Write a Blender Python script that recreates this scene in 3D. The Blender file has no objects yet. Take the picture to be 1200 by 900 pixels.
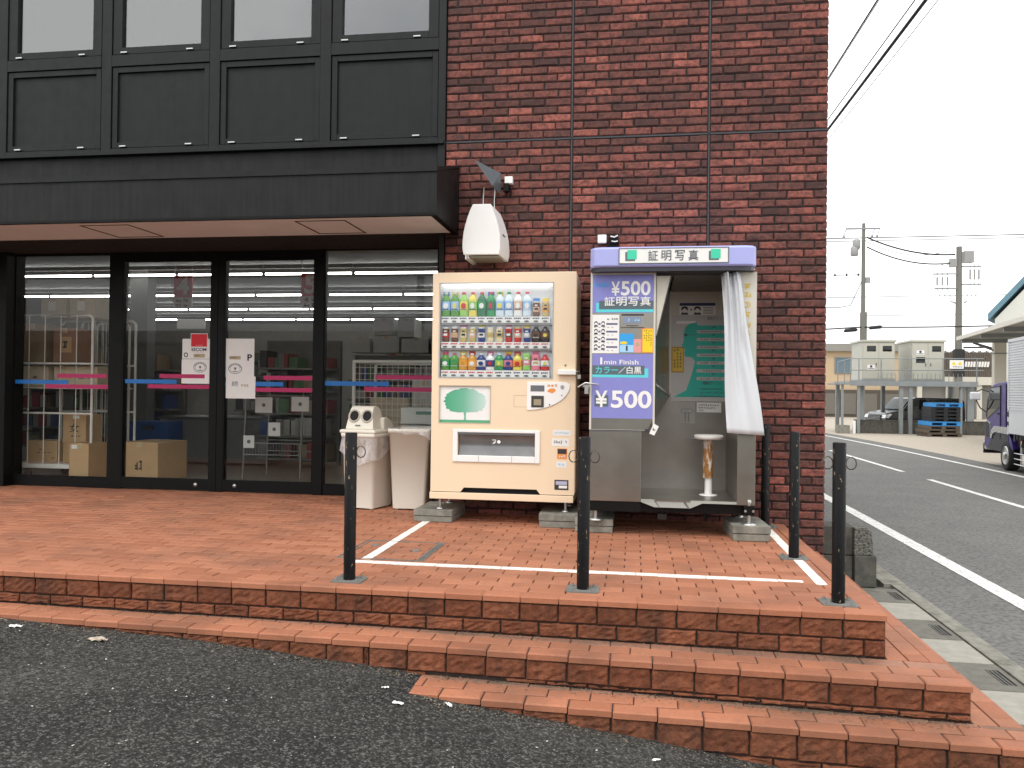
import bpy, math, random
from mathutils import Vector, Matrix
random.seed(7)
SC = bpy.context.scene
COL = SC.collection
PI = math.pi
R = math.radians

# ------------------------------------------------------------------ camera
CAMP = Vector((0.0, -7.40, 1.0))
cam_d = bpy.data.cameras.new('camera'); cam = bpy.data.objects.new('camera', cam_d); COL.objects.link(cam)
def cam_axes(yaw, pitch, roll):
    f = Vector((-math.sin(yaw)*math.cos(pitch), math.cos(yaw)*math.cos(pitch), math.sin(pitch)))
    r = Vector((math.cos(yaw), math.sin(yaw), 0)); d = f.cross(r)
    c, s = math.cos(roll), math.sin(roll)
    return c*r - s*d, s*r + c*d, f
ax_r, ax_d, ax_f = cam_axes(0.150590766, 0.00842931952, 0.0121890814)
mw = Matrix(((ax_r.x, -ax_d.x, -ax_f.x, CAMP.x), (ax_r.y, -ax_d.y, -ax_f.y, CAMP.y), (ax_r.z, -ax_d.z, -ax_f.z, CAMP.z), (0, 0, 0, 1)))
cam.matrix_world = mw
cam_d.sensor_width = 36.0; cam_d.lens = 36.0*945.8/1200.0
cam_d.clip_start = 0.05; cam_d.clip_end = 2000
SC.camera = cam

# ------------------------------------------------------------------ sky, sun, exposure
SUN_EL, SUN_AZ = 58, 200       # degrees; azimuth measured clockwise from +Y
w = bpy.data.worlds.new('World'); SC.world = w; w.use_nodes = True
nt = w.node_tree; nt.nodes.clear()
out = nt.nodes.new('ShaderNodeOutputWorld'); bg = nt.nodes.new('ShaderNodeBackground')
sky = nt.nodes.new('ShaderNodeTexSky'); sky.sky_type = 'NISHITA'; sky.sun_disc = False
sky.sun_elevation = R(SUN_EL); sky.sun_rotation = R(SUN_AZ); sky.air_density = 1.0; sky.dust_density = 3.0
tc = nt.nodes.new('ShaderNodeTexCoord'); mp = nt.nodes.new('ShaderNodeMapping'); mp.inputs['Scale'].default_value = (1.0, 1.0, 1.3)
nz = nt.nodes.new('ShaderNodeTexNoise'); nz.inputs['Scale'].default_value = 2.2; nz.inputs['Detail'].default_value = 6
cr = nt.nodes.new('ShaderNodeValToRGB')
cr.color_ramp.elements[0].position = 0.30; cr.color_ramp.elements[0].color = (0.55, 0.58, 0.63, 1)
cr.color_ramp.elements[1].position = 0.52; cr.color_ramp.elements[1].color = (1.0, 1.0, 1.0, 1)
mul = nt.nodes.new('ShaderNodeMixRGB'); mul.blend_type = 'MULTIPLY'; mul.inputs['Fac'].default_value = 1
mul.inputs['Color1'].default_value = (11.2, 11.2, 11.2, 1)
mx = nt.nodes.new('ShaderNodeMixRGB'); mx.inputs['Fac'].default_value = 0.94
L = nt.links.new
L(tc.outputs['Generated'], mp.inputs['Vector']); L(mp.outputs['Vector'], nz.inputs['Vector']); L(nz.outputs['Fac'], cr.inputs['Fac'])
L(cr.outputs['Color'], mul.inputs['Color2']); L(sky.outputs['Color'], mx.inputs['Color1']); L(mul.outputs['Color'], mx.inputs['Color2'])
L(mx.outputs['Color'], bg.inputs['Color']); L(bg.outputs['Background'], out.inputs['Surface'])
bg.inputs['Strength'].default_value = 0.12
sd = bpy.data.lights.new('sun', 'SUN'); sd.energy = 0.9; sd.angle = R(18); sd.color = (1, 0.97, 0.93)
so = bpy.data.objects.new('sun', sd); COL.objects.link(so)
sdir = Vector((math.sin(R(SUN_AZ))*math.cos(R(SUN_EL)), math.cos(R(SUN_AZ))*math.cos(R(SUN_EL)), math.sin(R(SUN_EL))))
so.rotation_euler = sdir.to_track_quat('Z', 'Y').to_euler()
SC.view_settings.view_transform = 'Standard'; SC.view_settings.look = 'None'
SC.view_settings.exposure = 0.58; SC.view_settings.gamma = 1.0

# ------------------------------------------------------------------ mesh builder
class MB:
    def __init__(s): s.v = []; s.f = []; s.m = []; s.t = []; s.sm = []
    def add(s, vs, fs, m=0, t=0.5, smooth=False):
        o = len(s.v); s.v += [tuple(p) for p in vs]
        for f in fs: s.f.append([o+i for i in f]); s.m.append(m); s.t.append(t); s.sm.append(smooth)
        return s
    def box(s, x0, x1, y0, y1, z0, z1, m=0, t=.5):
        return s.add([(x0,y0,z0),(x1,y0,z0),(x1,y1,z0),(x0,y1,z0),(x0,y0,z1),(x1,y0,z1),(x1,y1,z1),(x0,y1,z1)],
              [(3,2,1,0),(4,5,6,7),(0,1,5,4),(1,2,6,5),(2,3,7,6),(3,0,4,7)], m, t)
    def prism(s, poly, a, b, ax='y', m=0):
        # poly of 2D points; extruded along ax from a to b
        def P(u, v, k): return {'y': (u, k, v), 'x': (k, u, v), 'z': (u, v, k)}[ax]
        n = len(poly); area = sum(poly[i][0]*poly[(i+1)%n][1]-poly[(i+1)%n][0]*poly[i][1] for i in range(n))
        vs = [P(u, v, a) for u, v in poly]+[P(u, v, b) for u, v in poly]
        fs = [tuple(range(n)), tuple(range(2*n-1, n-1, -1))]+[(i, n+i, n+(i+1)%n, (i+1)%n) for i in range(n)]
        flip = (area < 0) != (ax == 'y') 
        if ax == 'y': flip = area < 0
        if ax == 'x': flip = area > 0
        if ax == 'z': flip = area > 0
        if a > b: flip = not flip
        if flip: fs = [tuple(reversed(f)) for f in fs]
        return s.add(vs, fs, m)
    def rings(s, rings, m=0, cap=True, smooth=True, closed=True):
        n = len(rings[0]); vs = [p for r in rings for p in r]; fs = []
        for k in range(len(rings)-1):
            for i in range(n if closed else n-1):
                j = (i+1) % n; fs.append((k*n+i, k*n+j, (k+1)*n+j, (k+1)*n+i))
        s.add(vs, fs, m, smooth=smooth)
        if cap and closed:
            s.add(rings[0], [tuple(range(n-1, -1, -1))], m); s.add(rings[-1], [tuple(range(n))], m)
        return s
    def lathe(s, prof, cx, cy, n=14, m=0, cap=True, smooth=True):
        rs = [[(cx+r*math.cos(2*PI*i/n), cy+r*math.sin(2*PI*i/n), z) for i in range(n)] for r, z in prof]
        return s.rings(rs, m, cap, smooth)
    def tube(s, pts, r, n=8, m=0, smooth=True):
        pts = [Vector(p) for p in pts]; rs = []; up = None
        for i, p in enumerate(pts):
            a = pts[max(i-1, 0)]; b = pts[min(i+1, len(pts)-1)]; d = (b-a).normalized()
            if up is None:
                up = Vector((0, 0, 1)) if abs(d.z) < .9 else Vector((1, 0, 0))
            u = d.cross(up)
            if u.length < 1e-4: u = d.cross(Vector((0, 1, 0)))
            u.normalize(); v = d.cross(u); rr = r[i] if isinstance(r, (list, tuple)) else r
            rs.append([tuple(p + rr*(math.cos(2*PI*k/n)*u+math.sin(2*PI*k/n)*v)) for k in range(n)])
        return s.rings([list(reversed(q)) for q in rs], m, True, smooth)
    def disc(s, cx, cz, y, r, n=16, m=0, rx=None, d=.001):
        rx = rx or r
        return s.prism([(cx+rx*math.cos(2*PI*i/n), cz+r*math.sin(2*PI*i/n)) for i in range(n)], y, y+d, 'y', m)
    def frame(s, x0, x1, z0, z1, w, y0, y1, m=0, wb=None, wt=None):
        wb = w if wb is None else wb; wt = w if wt is None else wt
        s.box(x0, x0+w, y0, y1, z0, z1, m); s.box(x1-w, x1, y0, y1, z0, z1, m)
        s.box(x0+w, x1-w, y0, y1, z0, z0+wb, m); s.box(x0+w, x1-w, y0, y1, z1-wt, z1, m)
        return s
    def merge(s, o, m=None):
        k = len(s.v); s.v += o.v; s.f += [[k+i for i in f] for f in o.f]
        s.m += o.m if m is None else [m]*len(o.m); s.t += o.t; s.sm += o.sm
        return s
    def xf(s, M4):
        s.v = [tuple(M4 @ Vector(p)) for p in s.v]; return s
    def mesh(s, name, mats, shift=None, tone=False):
        me = bpy.data.meshes.new(name); vs = s.v
        if shift is not None: vs = [tuple(shift @ Vector(p)) for p in vs]
        me.from_pydata(vs, [], s.f)
        for q in (mats if isinstance(mats, (list, tuple)) else [mats]): me.materials.append(q)
        me.polygons.foreach_set('material_index', s.m); me.polygons.foreach_set('use_smooth', s.sm)
        if tone:
            a = me.attributes.new('tone', 'FLOAT', 'FACE'); a.data.foreach_set('value', s.t)
        me.update(); return me

INV = {}     # root object -> world-to-root matrix, inherited by parts
def setp(o, label=None, cat=None, group=None, kind=None):
    if label: o['label'] = label
    if cat: o['category'] = cat
    if group: o['group'] = group
    if kind: o['kind'] = kind
    return o
def thing(name, label, cat, loc=(0, 0, 0), rz=0, group=None):
    o = bpy.data.objects.new(name, None); COL.objects.link(o); o.empty_display_size = .1
    o.location = loc; o.rotation_euler = (0, 0, rz); setp(o, label, cat, group)
    INV[o.name] = (Matrix.Translation(loc) @ Matrix.Rotation(rz, 4, 'Z')).inverted(); return o
def part(name, mb, mats, parent=None, bev=0, seg=2, local=False, tone=False, kind=None, label=None):
    sh = None
    if parent is not None and not local: sh = INV[parent.name]
    o = bpy.data.objects.new(name, mb.mesh(name, mats, sh, tone)); COL.objects.link(o)
    if parent is not None: o.parent = parent; INV[o.name] = INV[parent.name]
    else: INV[o.name] = Matrix.Identity(4)
    if bev:
        b = o.modifiers.new('bevel', 'BEVEL'); b.width = bev; b.segments = seg; b.limit_method = 'ANGLE'; b.angle_limit = R(40)
        b.harden_normals = False
    if kind: o['kind'] = kind
    if label: o['label'] = label
    return o
def solo(name, mb, mats, label, cat, loc=None, group=None, bev=0, tone=False, rz=0):
    loc = loc or (0, 0, 0)
    sh = (Matrix.Translation(loc) @ Matrix.Rotation(rz, 4, 'Z')).inverted()
    o = bpy.data.objects.new(name, mb.mesh(name, mats, sh, tone)); COL.objects.link(o); o.location = loc; o.rotation_euler = (0, 0, rz)
    INV[o.name] = sh
    setp(o, label, cat, group)
    if bev:
        b = o.modifiers.new('bevel', 'BEVEL'); b.width = bev; b.segments = 2; b.limit_method = 'ANGLE'; b.angle_limit = R(40)
    return o
def struct(name, mb, mats, tone=False):
    o = part(name, mb, mats, tone=tone); o['kind'] = 'structure'; return o
KIDS = None
def dup(o, loc=None, rz=None, label=None, parent=None):
    c = o.copy(); COL.objects.link(c)
    if parent is not None: c.parent = parent
    if loc is not None: c.location = loc
    if rz is not None: c.rotation_euler = (0, 0, rz)
    if label: c['label'] = label
    for ch in o.children: dup(ch, parent=c)
    return c

PT = random.Random(17)
def txt(body, x0, x1, z0, z1, y, bold=0.0, d=.0012, keep=False, m=0):
    if body[0] == '~':            # fine print too small to read in the photograph: broken strokes only
        mb = MB(); n = len(body); w_ = (x1-x0)/n; h = z1-z0
        for i in range(n):
            if PT.random() < .12: continue
            a = x0+w_*(i+.08); b = a+w_*.78
            for _ in range(2 if w_ < h*1.2 else 3): zz = z0+h*PT.uniform(.0, .82); mb.box(a, a+(b-a)*PT.uniform(.6, 1), y-d, y-d*.4, zz, zz+h*.16)
            
            for xk in ((.1, .45), (.5, .8)): xx = a+(b-a)*PT.uniform(*xk); mb.box(xx, xx+w_*.15, y-d*1.02, y-d*.4, z0+h*PT.uniform(0, .3), z0+h*PT.uniform(.6, 1))
        return mb
    cu = bpy.data.curves.new('lettering', 'FONT'); cu.body = body; cu.offset = bold; cu.resolution_u = 4
    o = bpy.data.objects.new('lettering', cu); COL.objects.link(o)
    me = o.to_mesh(); vs = [v.co.copy() for v in me.vertices]; fs = [tuple(p.vertices) for p in me.polygons]
    o.to_mesh_clear(); bpy.data.objects.remove(o); bpy.data.curves.remove(cu)
    mb = MB()
    if not vs: return mb
    ax = min(v.x for v in vs); bx = max(v.x for v in vs); az = min(v.y for v in vs); bz = max(v.y for v in vs)
    sx = (x1-x0)/max(bx-ax, 1e-6); sz = (z1-z0)/max(bz-az, 1e-6)
    mb.add([(x0+(v.x-ax)*sx, y-d, z0+(v.y-az)*sz) for v in vs], fs, m)
    return mb
# ------------------------------------------------------------------ materials
class NG:
    def __init__(s, name):
        s.m = bpy.data.materials.new(name); s.m.use_nodes = True; s.t = s.m.node_tree; s.t.nodes.clear()
        s.out = s.n('ShaderNodeOutputMaterial'); s.pos = s.n('ShaderNodeNewGeometry').outputs['Position']
    def n(s, typ, **k):
        q = s.t.nodes.new(typ)
        for a, b in k.items(): setattr(q, a, b)
        return q
    def l(s, a, b): s.t.links.new(a, b)
    def mapped(s, sc):
        q = s.n('ShaderNodeMapping'); q.inputs['Scale'].default_value = sc if isinstance(sc, tuple) else (sc,)*3
        s.l(s.pos, q.inputs['Vector']); return q.outputs['Vector']
    def noise(s, sc, det=4, rough=.55, vec=None):
        q = s.n('ShaderNodeTexNoise'); q.inputs['Scale'].default_value = 1 if isinstance(sc, tuple) else sc
        q.inputs['Detail'].default_value = det; q.inputs['Roughness'].default_value = rough
        s.l(s.mapped(sc) if isinstance(sc, tuple) else (vec or s.pos), q.inputs['Vector']); return q.outputs['Fac']
    def ramp(s, fac, stops, interp='LINEAR'):
        q = s.n('ShaderNodeValToRGB'); e = q.color_ramp.elements; q.color_ramp.interpolation = interp
        while len(e) < len(stops): e.new(.5)
        for i, (p, c) in enumerate(stops):
            e[i].position = p; e[i].color = (c, c, c, 1) if not isinstance(c, (tuple, list)) else (*c[:3], 1)
        s.l(fac, q.inputs['Fac']); return q.outputs['Color']
    def mix(s, fac, a, b, blend='MIX'):
        q = s.n('ShaderNodeMixRGB', blend_type=blend)
        for k, v in (('Fac', fac), ('Color1', a), ('Color2', b)):
            if hasattr(v, 'is_linked'): s.l(v, q.inputs[k])
            elif k == 'Fac': q.inputs[k].default_value = v
            else: q.inputs[k].default_value = (*v[:3], 1) if isinstance(v, (tuple, list)) else (v, v, v, 1)
        return q.outputs['Color']
    def math(s, op, a, b=0.0):
        q = s.n('ShaderNodeMath', operation=op)
        for i, v in enumerate((a, b)):
            if hasattr(v, 'is_linked'): s.l(v, q.inputs[i])
            else: q.inputs[i].default_value = v
        return q.outputs[0]
    def attr(s, name): return s.n('ShaderNodeAttribute', attribute_name=name, attribute_type='GEOMETRY').outputs['Fac']
    def fin(s, col, rough=.6, metal=0, bump=None, bstr=.3, bdist=.01, spec=.5, emit=None, est=0, coat=0, aniso=None):
        b = s.n('ShaderNodeBsdfPrincipled')
        for k, v in (('Base Color', col), ('Roughness', rough), ('Metallic', metal)):
            if hasattr(v, 'is_linked'): s.l(v, b.inputs[k])
            elif k == 'Base Color': b.inputs[k].default_value = (*v[:3], 1)
            else: b.inputs[k].default_value = v
        b.inputs['Specular IOR Level'].default_value = spec; b.inputs['Coat Weight'].default_value = coat
        if bump is not None:
            q = s.n('ShaderNodeBump'); q.inputs['Strength'].default_value = bstr; q.inputs['Distance'].default_value = bdist
            s.l(bump, q.inputs['Height']); s.l(q.outputs['Normal'], b.inputs['Normal'])
        if emit: b.inputs['Emission Color'].default_value = (*emit, 1); b.inputs['Emission Strength'].default_value = est
        s.l(b.outputs['BSDF'], s.out.inputs['Surface']); return s.m

def simple(name, col, rough=.5, metal=0, var=.12, vs=9, bump=.0, bs=120, spec=.5, coat=0, streak=0):
    g = NG(name); n = g.noise(vs, 5)
    c = g.mix(1, col, g.ramp(n, [(.25, 1-var), (.75, 1+var*.6 if False else 1.0)]), 'MULTIPLY')
    if streak:
        st = g.noise((26, 26, 1.2), 4)
        c = g.mix(1, c, g.ramp(st, [(.42, 1-streak), (.62, 1.0)]), 'MULTIPLY')
    r = g.ramp(g.noise(vs*2.3, 3), [(.3, max(rough-.07, .02)), (.7, min(rough+.07, 1))])
    return g.fin(c, r, metal, g.noise(bs, 3) if bump else None, bump, .002, spec, coat=coat)

def emissive(name, col, st): return NG(name).fin((.8, .8, .8), .4, emit=col, est=st)
def glass(name, tint=(.85, .88, .86), f0=.045, rough=0.0, mul=1.0):
    g = NG(name); lw = g.n('ShaderNodeLayerWeight'); lw.inputs['Blend'].default_value = .5
    p = g.math('POWER', lw.outputs['Facing'], 5.0); fr = g.math('ADD', g.math('MULTIPLY', p, 1-f0), f0)
    tr = g.n('ShaderNodeBsdfTransparent'); tr.inputs['Color'].default_value = (*tint, 1)
    gl = g.n('ShaderNodeBsdfGlossy'); gl.inputs['Roughness'].default_value = rough
    mxs = g.n('ShaderNodeMixShader'); g.l(fr, mxs.inputs[0]); g.l(tr.outputs[0], mxs.inputs[1]); g.l(gl.outputs[0], mxs.inputs[2])
    g.l(mxs.outputs[0], g.out.inputs['Surface']); return g.m

# wall brick: rough clinker faces, red to purple black, sooty mottling
def brick_mat():
    g = NG('wall_brick'); t = g.attr('tone')
    c = g.ramp(t, [(0, (.085, .040, .035)), (.12, (.140, .056, .046)), (.5, (.205, .073, .058)), (.85, (.265, .088, .068)), (1, (.38, .125, .095))])
    m1 = g.noise(9, 6, .65); m2 = g.noise(30, 6, .68); m3 = g.noise(150, 3)
    c = g.mix(g.ramp(m1, [(.42, 0), (.68, .62)]), c, (.050, .033, .031))
    c = g.mix(g.ramp(m2, [(.45, 0), (.66, .76)]), c, (.042, .027, .025))
    c = g.mix(g.ramp(m3, [(.62, 0), (.8, .25)]), c, (.30, .17, .13))
    b = g.math('ADD', g.math('MULTIPLY', m2, .7), g.math('MULTIPLY', m3, .35))
    return g.fin(c, .85, 0, b, .9, .006, .25)
def tile_mat(name, lo, hi, dirt, dirtamt=.5, rough=.7, stain=0):
    g = NG(name); t = g.attr('tone')
    c = g.ramp(t, [(0, lo), (1, hi)])
    c = g.mix(g.ramp(g.noise(2.2, 6, .6), [(.45, 0), (.72, dirtamt)]), c, dirt)
    c = g.mix(g.ramp(g.noise(60, 4), [(.45, 0), (.75, .35*dirtamt)]), c, dirt)
    fine = g.noise(420, 3)
    c = g.mix(1, c, g.ramp(fine, [(.3, .84), (.7, 1.06)]), 'MULTIPLY')
    return g.fin(c, rough, 0, g.math('ADD', fine, g.math('MULTIPLY', g.noise(60, 4), 1.4)), .45, .0025, .3)
def riser_mat():
    g = NG('riser_block_face'); t = g.attr('tone')
    c = g.ramp(t, [(0, (.16, .056, .029)), (.5, (.205, .073, .037)), (1, (.25, .09, .046))])
    c = g.mix(1, c, g.ramp(g.noise(34, 4), [(.3, .7), (.7, 1.12)]), 'MULTIPLY')
    moss = g.noise((9, 9, 3.2), 6, .68); run = g.noise((5.5, 5.5, .9), 5, .6)
    c = g.mix(g.ramp(moss, [(.48, 0), (.72, .5)]), c, (.030, .023, .018))
    c = g.mix(g.ramp(run, [(.50, 0), (.68, .5)]), c, (.026, .021, .018))
    h = g.math('ADD', g.math('MULTIPLY', g.noise(55, 5, .6), 1.0), g.math('MULTIPLY', g.noise((70, 70, 28), 4), .8))
    return g.fin(c, .85, 0, h, 1.0, .008, .2)
def asphalt_mat(name, base, lite, scale, spec_amt, patch):
    g = NG(name); v = g.n('ShaderNodeTexVoronoi'); v.inputs['Scale'].default_value = scale; g.l(g.pos, v.inputs['Vector'])
    c = g.ramp(g.noise(1.3, 5, .6), [(.35, base), (.7, patch)])
    cell = g.n('ShaderNodeSeparateColor'); g.l(v.outputs['Color'], cell.inputs['Color'])
    c = g.mix(g.ramp(cell.outputs[0], [(.62, 0), (.97, spec_amt)]), c, lite)
    c = g.mix(g.ramp(g.noise(scale*.35, 3), [(.35, .75), (.55, 0)]), c, (base[0]*.5, base[1]*.5, base[2]*.5))
    h = g.math('SUBTRACT', g.math('MULTIPLY', g.noise(scale*.5, 4), .8), v.outputs['Distance'])
    return g.fin(c, .82, 0, h, .55, .004, .2)
def concrete_mat(name, col, var=.3, grime=(.06, .06, .05), ga=.5):
    g = NG(name); c = g.mix(1, col, g.ramp(g.noise(14, 6, .65), [(.3, 1-var), (.7, 1.05)]), 'MULTIPLY')
    c = g.mix(g.ramp(g.noise((7, 7, 2.5), 6, .65), [(.5, 0), (.72, ga)]), c, grime)
    return g.fin(c, .9, 0, g.math('ADD', g.noise(160, 4), g.noise(30, 4)), .5, .004, .2)
def chipped(name, col, under, amt=.64, rough=.42):
    g = NG(name); n = g.noise((60, 60, 22), 5, .6)
    k = g.ramp(n, [(amt, 0), (amt+.02, 1)]); c = g.mix(k, g.mix(1, col, g.ramp(g.noise(25, 4), [(.3, .7), (.7, 1.3)]), 'MULTIPLY'), under)
    r = g.mix(k, (rough,)*3, (.85,)*3)
    return g.fin(c, r, 0, g.noise(180, 3), .15, .002, .22)
def steel(name, col=(.36, .34, .30), rough=.33):
    g = NG(name); br = g.noise((3, 3, 160), 3)
    c = g.mix(1, col, g.ramp(g.noise(5, 5), [(.3, .82), (.7, 1.0)]), 'MULTIPLY')
    return g.fin(c, g.ramp(br, [(.3, rough-.02), (.7, rough+.03)]), 1.0, g.noise(3.5, 2), .08, .01)
def rusty(name, col, amt0, amt1):
    g = NG(name); n = g.noise((30, 30, 9), 5, .6)
    return g.fin(g.mix(g.ramp(n, [(amt0, 1), (amt1, 0)]), col, g.ramp(g.noise(70, 4), [(.3, (.22, .085, .02)), (.7, (.42, .2, .06))])), .7, 0, n, .3, .002)
def paper(name, col): return simple(name, col, .6, 0, .06, 14, 0)

M_BRICK = brick_mat(); M_MORTAR = simple('dark_mortar', (.022, .018, .017), .95, 0, .4, 30, .5, 200)
M_CAULK = simple('grey_caulk', (.05, .055, .062), .7)
M_TILE = tile_mat('paving_tile', (.345, .132, .070), (.445, .183, .102), (.17, .085, .055), .6)
M_STEPTILE = tile_mat('step_tile', (.35, .132, .070), (.45, .185, .102), (.15, .09, .06), .6)
M_CAP = tile_mat('step_edge_tile', (.36, .136, .072), (.455, .182, .10), (.14, .07, .045), .6)
M_RISER = riser_mat(); M_GROUT = simple('dark_grout', (.05, .03, .023), .95, 0, .4, 30)
M_LOT = asphalt_mat('worn_asphalt', (.020, .0195, .018), (.21, .205, .19), 135, .55, (.052, .050, .045))
M_ROAD = asphalt_mat('road_asphalt', (.145, .142, .135), (.24, .235, .22), 90, .35, (.18, .177, .166))
M_PAINT = chipped('road_paint', (.68, .68, .65), (.16, .155, .145), .60, .7)
M_TPAINT = chipped('white_line_paint', (.80, .78, .72), (.42, .19, .12), .70, .7)
M_CONC = concrete_mat('grey_concrete', (.27, .26, .22), .35, (.05, .05, .04), .65); M_CONC2 = concrete_mat('dirty_concrete', (.115, .11, .095), .4, (.03, .03, .026), .7)
M_SLAB = concrete_mat('pale_slab', (.35, .335, .285), .2, (.25, .24, .2), .25); M_SLAB2 = concrete_mat('grey_slab', (.18, .172, .148), .3, (.1, .1, .085), .4)
M_YARD = concrete_mat('yard_concrete', (.43, .38, .31), .15, (.3, .26, .21), .4)
M_GROUND = concrete_mat('far_ground', (.25, .235, .2), .2, (.16, .15, .12), .5)
M_FAC = simple('dark_facade_metal', (.0115, .0125, .013), .5, 0, .25, 5, .05, 60, .25, streak=.15)
M_FASC = simple('canopy_metal', (.010, .010, .010), .55, 0, .2, 3, .05, 60, .3, streak=.45)
M_BLACK = simple('black_frame', (.004, .004, .004), .5, 0, .2, 8, spec=.2)
M_DARKCEIL = simple('dark_recess', (.018, .016, .015), .8)
M_SOFFIT = simple('soffit_board', (.80, .84, .86), .7, 0, .10, 4)
M_HATCH = simple('hatch_trim', (.06, .03, .02), .6)
M_BOLL = chipped('bollard_paint', (.005, .005, .006), (.26, .19, .11), .635, .42)
M_PLATE = concrete_mat('plate_steel', (.20, .20, .185), .3, (.08, .075, .06), .5)
M_ZINC = simple('zinc_steel', (.55, .55, .52), .35, .9, .2, 30)
M_CREAM = simple('cream_enamel', (.82, .645, .45), .38, 0, .05, 3, .03, 90, .5)
M_WHITE = simple('white_plastic', (.84, .83, .80), .4, 0, .05, 6); M_PWHITE = paper('white_paper', (.80, .79, .76))
M_BIN = simple('bin_plastic', (.72, .68, .59), .5, 0, .08, 4); M_BINLID = simple('bin_lid_plastic', (.74, .70, .60), .45, 0, .07, 5)
M_HOLE = simple('black_void', (.006, .006, .006), .8)
M_INK = paper('dark_ink', (.03, .03, .035)); M_GREYINK = paper('grey_ink', (.13, .14, .15)); M_BLUEINK = paper('navy_ink', (.03, .035, .11))
M_RED = paper('red_print', (.62, .015, .03)); M_GREEN = paper('mint_print', (.05, .60, .38)); M_LAV = simple('lavender_enamel', (.38, .40, .74), .4, 0, .05, 3)
M_POSTER = paper('violet_print', (.22, .225, .55)); M_TEAL = paper('teal_print', (.03, .46, .37)); M_CYAN = paper('aqua_print', (.10, .62, .66)); M_SLATE = paper('slate_print', (.09, .13, .15))
M_YELLOW = paper('yellow_print', (.85, .60, .02)); M_ORANGE = paper('orange_print', (.80, .28, .06)); M_SKYB = paper('blue_print', (.03, .33, .72)); M_LBLUE = paper('pale_blue_print', (.35, .62, .85))
M_TAN = paper('tan_print', (.45, .36, .22)); M_PINK = paper('pink_print', (.72, .32, .30))
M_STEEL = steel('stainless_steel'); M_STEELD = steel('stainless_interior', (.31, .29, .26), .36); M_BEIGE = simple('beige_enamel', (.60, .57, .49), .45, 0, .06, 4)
M_GPANEL = paper('grey_guide_print', (.52, .52, .50))
M_CURT = simple('white_vinyl', (.60, .62, .64), .42, 0, .06, 6, .1, 30)
M_RUST = rusty('rusty_white_tube', (.62, .58, .50), .50, .60); M_RUST2 = rusty('rust_flecked_white', (.70, .68, .64), .30, .36)
M_STRB = simple('blue_tape', (.012, .16, .50), .4); M_STRM = simple('magenta_tape', (.46, .012, .11), .4)
M_GLASS = glass('shop_glass', (.97, .98, .97), .020); M_WINGL = glass('upper_window_glass', (.55, .57, .56), .20)
M_VGLASS = glass('display_glass', (.96, .97, .97), .022); M_VEHGL = glass('vehicle_glass', (.25, .28, .28), .05)
M_TUBE = emissive('fluorescent_tube', (1, .98, .94), 8.0); M_VLAMP = emissive('display_lamp', (1, .98, .95), 3.0)
M_INWALL = simple('shop_wall_paint', (.42, .41, .37), .8); M_INCEIL = simple('shop_ceiling_paint', (.27, .275, .28), .8); M_INFLOOR = simple('shop_floor_vinyl', (.24, .22, .19), .35)
M_CARD = simple('cardboard', (.56, .37, .20), .8, 0, .12, 8); M_CARD2 = simple('pale_cardboard', (.60, .52, .38), .8, 0, .12, 8); M_TAPE = simple('packing_tape', (.55, .42, .25), .3)
M_RACK = simple('white_wire', (.86, .85, .80), .4); M_GRACK = simple('grey_wire', (.30, .30, .29), .35, .6)
M_SHELF = simple('shelf_metal', (.22, .21, .19), .5); M_CRATEB = simple('blue_crate_plastic', (.02, .09, .30), .45)
M_COUNTER = simple('grey_counter', (.17, .17, .165), .5)
M_BAG = glass('bin_bag_film', (.90, .90, .90), .08, .25)
def bag_mat():
    g = NG('thin_white_film'); tr = g.n('ShaderNodeBsdfTransparent'); tr.inputs['Color'].default_value = (.95, .95, .95, 1)
    b = g.n('ShaderNodeBsdfPrincipled'); b.inputs['Base Color'].default_value = (.88, .88, .88, 1); b.inputs['Roughness'].default_value = .3
    q = g.n('ShaderNodeBump'); q.inputs['Strength'].default_value = .35; q.inputs['Distance'].default_value = .012; g.l(g.noise(16, 3), q.inputs['Height']); g.l(q.outputs['Normal'], b.inputs['Normal'])
    k = g.n('ShaderNodeMixShader'); g.l(g.ramp(g.noise((18, 18, 7), 4), [(.35, .15), (.65, .5)]), k.inputs[0]); g.l(tr.outputs[0], k.inputs[1]); g.l(b.outputs[0], k.inputs[2])
    g.l(k.outputs[0], g.out.inputs['Surface']); return g.m
M_BAG = bag_mat()

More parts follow.
